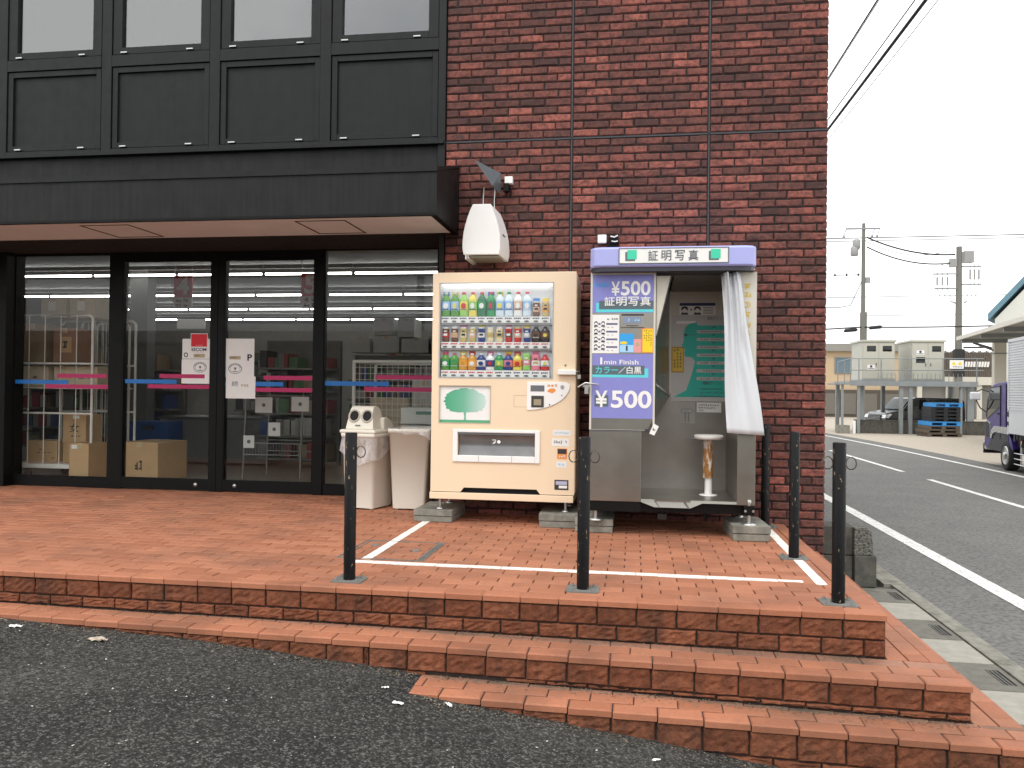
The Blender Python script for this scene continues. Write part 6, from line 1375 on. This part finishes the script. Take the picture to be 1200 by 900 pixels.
m = MB(); m.box(1.05, 1.40, -.30, .05, -.5, 2.80); c_ = part('column', m, M_BEIGE, ca, local=True); m = MB(); m.box(1.03, 1.42, -.32, .07, 2.42, 2.46); part('column_band', m, M_GALV, c_, local=True)
m = MB(); m.tube([(1.05,-.12,2.55),(.45,-.12,2.80)], .03, 6); part('strut', m, M_GALV, ca, local=True)

# ------------------------------------------------------------------ utility poles and lines
M_POLE = concrete_mat('pole_concrete', (.19, .185, .165), .15, (.15, .15, .13), .3); M_WIRE = simple('wire_black', (.012, .012, .013), .6); M_INS = simple('insulator_grey', (.30, .30, .29), .4)
def pole(x, y, h, label, z0=-.55, r0=.165, r1=.105):
    t = thing('utility_pole', label, 'utility pole', (x, y, z0)); m = MB(); m.lathe([(r0, z0), (r1, h)], x, y, 14); part('shaft', m, M_POLE, t); return t
u1 = pole(14.15, 46, 11.8, 'concrete utility pole rising behind the left ivory cabinet')
m = MB(); m.box(13.05, 15.1, 45.86, 45.94, 11.40, 11.50); part('cross_arm', m, M_GALV, u1)
for x in (13.05, 15.05, 14.75): m = MB(); m.tube([(x, 45.9, 11.4), (x-.12, 45.9, 10.95)], .03, 5); m.lathe([(.05, 10.85), (.09, 10.95), (.05, 11.05)], x-.12, 45.9, 8); part('insulator', m, M_INS, u1)
for x, z_ in ((13.72, 10.5), (13.60, 10.05)): m = MB(); m.lathe([(.20, z_-.3), (.24, z_-.2), (.24, z_+.2), (.15, z_+.3)], x, 46, 12); part('transformer', m, M_INS, u1)
m = MB(); m.box(14.3, 14.55, 45.9, 46.1, 8.05, 8.4); part('meter_box', m, M_INS, u1); m = MB(); m.box(14.02, 14.34, 45.8, 46.2, 4.4, 6.2); part('lower_sleeve', m, M_POLE, u1)
u2 = pole(19.76, 46, 10.25, 'concrete utility pole with two cable racks right of the cabinets', r0=.235, r1=.16)
m = MB(); m.box(20.0, 20.55, 45.8, 46.2, 9.25, 9.95); part('switch_box', m, M_INS, u2); m = MB(); m.box(19.2, 19.6, 45.85, 46.15, 9.0, 9.5); part('switch_box', m, M_INS, u2)
for (x0, x1, z_) in ((18.2, 19.6, 8.55), (18.3, 19.6, 7.65), (19.9, 21.0, 9.0), (19.9, 21.0, 7.9)): m = MB(); m.box(x0, x1, 45.84, 45.92, z_-.04, z_+.04); part('cross_arm', m, M_GALV, u2)
for k in range(3):
    x = 18.45+.3*k; m = MB(); m.tube([(19.5, 45.9, 9.4), (x+.25, 45.88, 9.1), (x, 45.86, 8.6), (x, 45.86, 7.6), (x+.2, 45.88, 7.1), (19.55, 45.9, 6.7)], .022, 5); m.tube([(x, 45.86, 8.35), (x, 45.86, 7.85)], .055, 6); part('riser_cable', m, M_INS, u2)
    x = 20.35+.25*k; m = MB(); m.tube([(20.3, 45.9, 9.7), (x-.05, 45.88, 9.4), (x, 45.86, 9.0), (x, 45.86, 7.9), (x-.15, 45.88, 7.2), (20.0, 45.9, 6.7)], .022, 5); m.tube([(x, 45.86, 8.8), (x, 45.86, 8.2)], .055, 6); part('riser_cable', m, M_INS, u2)
m = MB(); m.box(19.5, 20.05, 45.78, 46.2, 2.2, 3.9); part('black_sleeve', m, M_DKPL, u2)
m = MB(); m.tube([(20.0,45.9,4.6),(20.7,45.5,4.2),(22.0,45.0,3.7),(22.9,45,3.9)], .06, 6); m.tube([(20.0,45.9,4.0),(21.2,45.5,4.0),(22.4,45.0,3.6)], .06, 6); m.box(21.9, 23.1, 44.8, 45.3, 3.35, 3.6); part('lamp_arm', m, M_DKPL, u2)
u3 = pole(-7.2, -19.5, 9.5, 'utility pole standing across the asphalt lot, mirrored in the shop glass'); m = MB(); m.box(-8.1, -6.3, -19.6, -19.5, 7.6, 7.7); m.box(-7.9, -6.5, -19.6, -19.5, 6.8, 6.9); part('cross_arm', m, M_GALV, u3); m = MB(); m.lathe([(.2, 5.6), (.26, 5.7), (.26, 6.2), (.2, 6.3)], -6.75, -19.5, 10); part('transformer', m, M_INS, u3)
def wire(pts, label, r=.02, sag=0, n=14, group='overhead lines'):
    m = MB(); a, b = Vector(pts[0]), Vector(pts[-1])
    if len(pts) == 2: P = [a.lerp(b, i/n)-Vector((0, 0, sag*4*(i/n)*(1-i/n))) for i in range(n+1)]
    else: P = pts
    m.tube(P, r*(1.0 if 'street' in group else 1.5), 5); solo('power_line', m, M_WIRE, label, 'wire', group=group)
wire([(-12, 46.3, 10.85), (60, 46.3, 11.35)], 'long level power line crossing behind both utility poles', .022, .1)
wire([(-12, 46.6, 10.72), (60, 46.6, 11.2)], 'second level power line just under the upper long one', .016, .1)
wire([(-12, 47, 7.0), (60, 47, 8.0)], 'thin single line crossing at mid height of the poles', .014, .1)
wire([(14.3, 45.9, 10.9), (19.5, 45.9, 9.75)], 'upper thick sagging cable between the two poles', .035, .35)
wire([(14.3, 45.9, 10.3), (19.5, 45.9, 9.25)], 'lower thick sagging cable between the two poles', .03, .45)
wire([(14.3, 45.8, 10.6), (19.5, 45.8, 10.1)], 'thin slack wire between the two poles', .014, .6)
wire([(14.0, 45.8, 8.1), (13.3, 45.6, 6.6), (12.6, 45.4, 6.45), (8, 45, 6.4)], 'drooping wire leaving the left pole towards the brick wall', .016)
wire([(-12, 44, 3.9), (14.0, 45.8, 5.25)], 'low telephone cable running left from the left pole', .03, .1)
wire([(14.2, 45.8, 5.25), (26, 44.5, 5.45)], 'low telephone cable running right from the left pole', .03, .1)
wire([(14.2, 46.2, 6.0), (40, 46, 6.6)], 'faint upper telephone wire right of the left pole', .012, .1)
for x0, x1, z_, lb_ in ((12.95, 13.75, 5.02, 'black splice case on the low cable left of the left pole'), (14.45, 15.2, 5.20, 'black splice case on the low cable right of the left pole')):
    m = MB(); m.tube([(x0, 45.7, z_-.06), (x0+.08, 45.7, z_), (x1-.08, 45.7, z_+.06), (x1, 45.7, z_+.08)], [.05, .11, .11, .05], 8); solo('splice_case', m, M_WIRE, lb_, 'cable box', group='splice cases')
m = MB(); m.tube([(12.3, 45.8, 8.5), (13.9, 45.8, 8.55)], .02, 5)
for x in (12.4, 13.1, 13.8): m.lathe([(.03, 8.45), (.07, 8.52), (.03, 8.62)], x, 45.8, 6); m.tube([(x, 45.8, 8.6), (x-.1, 45.85, 9.5), (x+.1, 45.9, 10.6)], .01, 4)
solo('wire_spacer', m, M_WIRE, 'small hanging spacer bar with three insulators left of the left pole', 'wire')
# bundle running along the street past the building corner
for (z_, dx, r_, lb_) in ((6.40, 0, .013, 'upper single wire crossing the sky at the building corner'), (6.46, .06, .006, 'hairline wire beside the upper single wire at the building corner'), (5.66, .10, .024, 'thick bundled cable crossing the sky at the building corner'), (5.72, .02, .009, 'thin wire hugging the thick bundled cable'), (5.63, .22, .006, 'hairline wire right of the thick bundled cable')):
    wire([(3.2+dx, 90, z_+.7), (3.2+dx, -20, z_-.25)], lb_, r_, 0, 20, 'wires along the street')

# building added across the lot, unseen, so its reflection darkens the lower glass
ob = thing('added_building', 'long low grey building added across the asphalt lot to darken the shop glass reflection', 'building', (-15, -34, 0))
m = MB(); m.box(-45, 12, -40, -34, -.6, 3.3); part('wall', m, simple('grey_render', (.20, .195, .18), .85, 0, .15, 1), ob); m = MB(); m.prism([(-40.6,3.28),(-33.6,3.28),(-33.6,3.45),(-37,4.3),(-40.6,3.45)], -45.4, 12.4, 'x'); part('roof', m, simple('dark_roof', (.07, .07, .072), .7), ob)
for k in range(8): x = -42+6.6*k; m = MB(); m.box(x, x+3.6, -34.0, -33.93, -.3, 2.5); part('shutter', m, simple('shutter_grey', (.12, .125, .13), .6), ob)
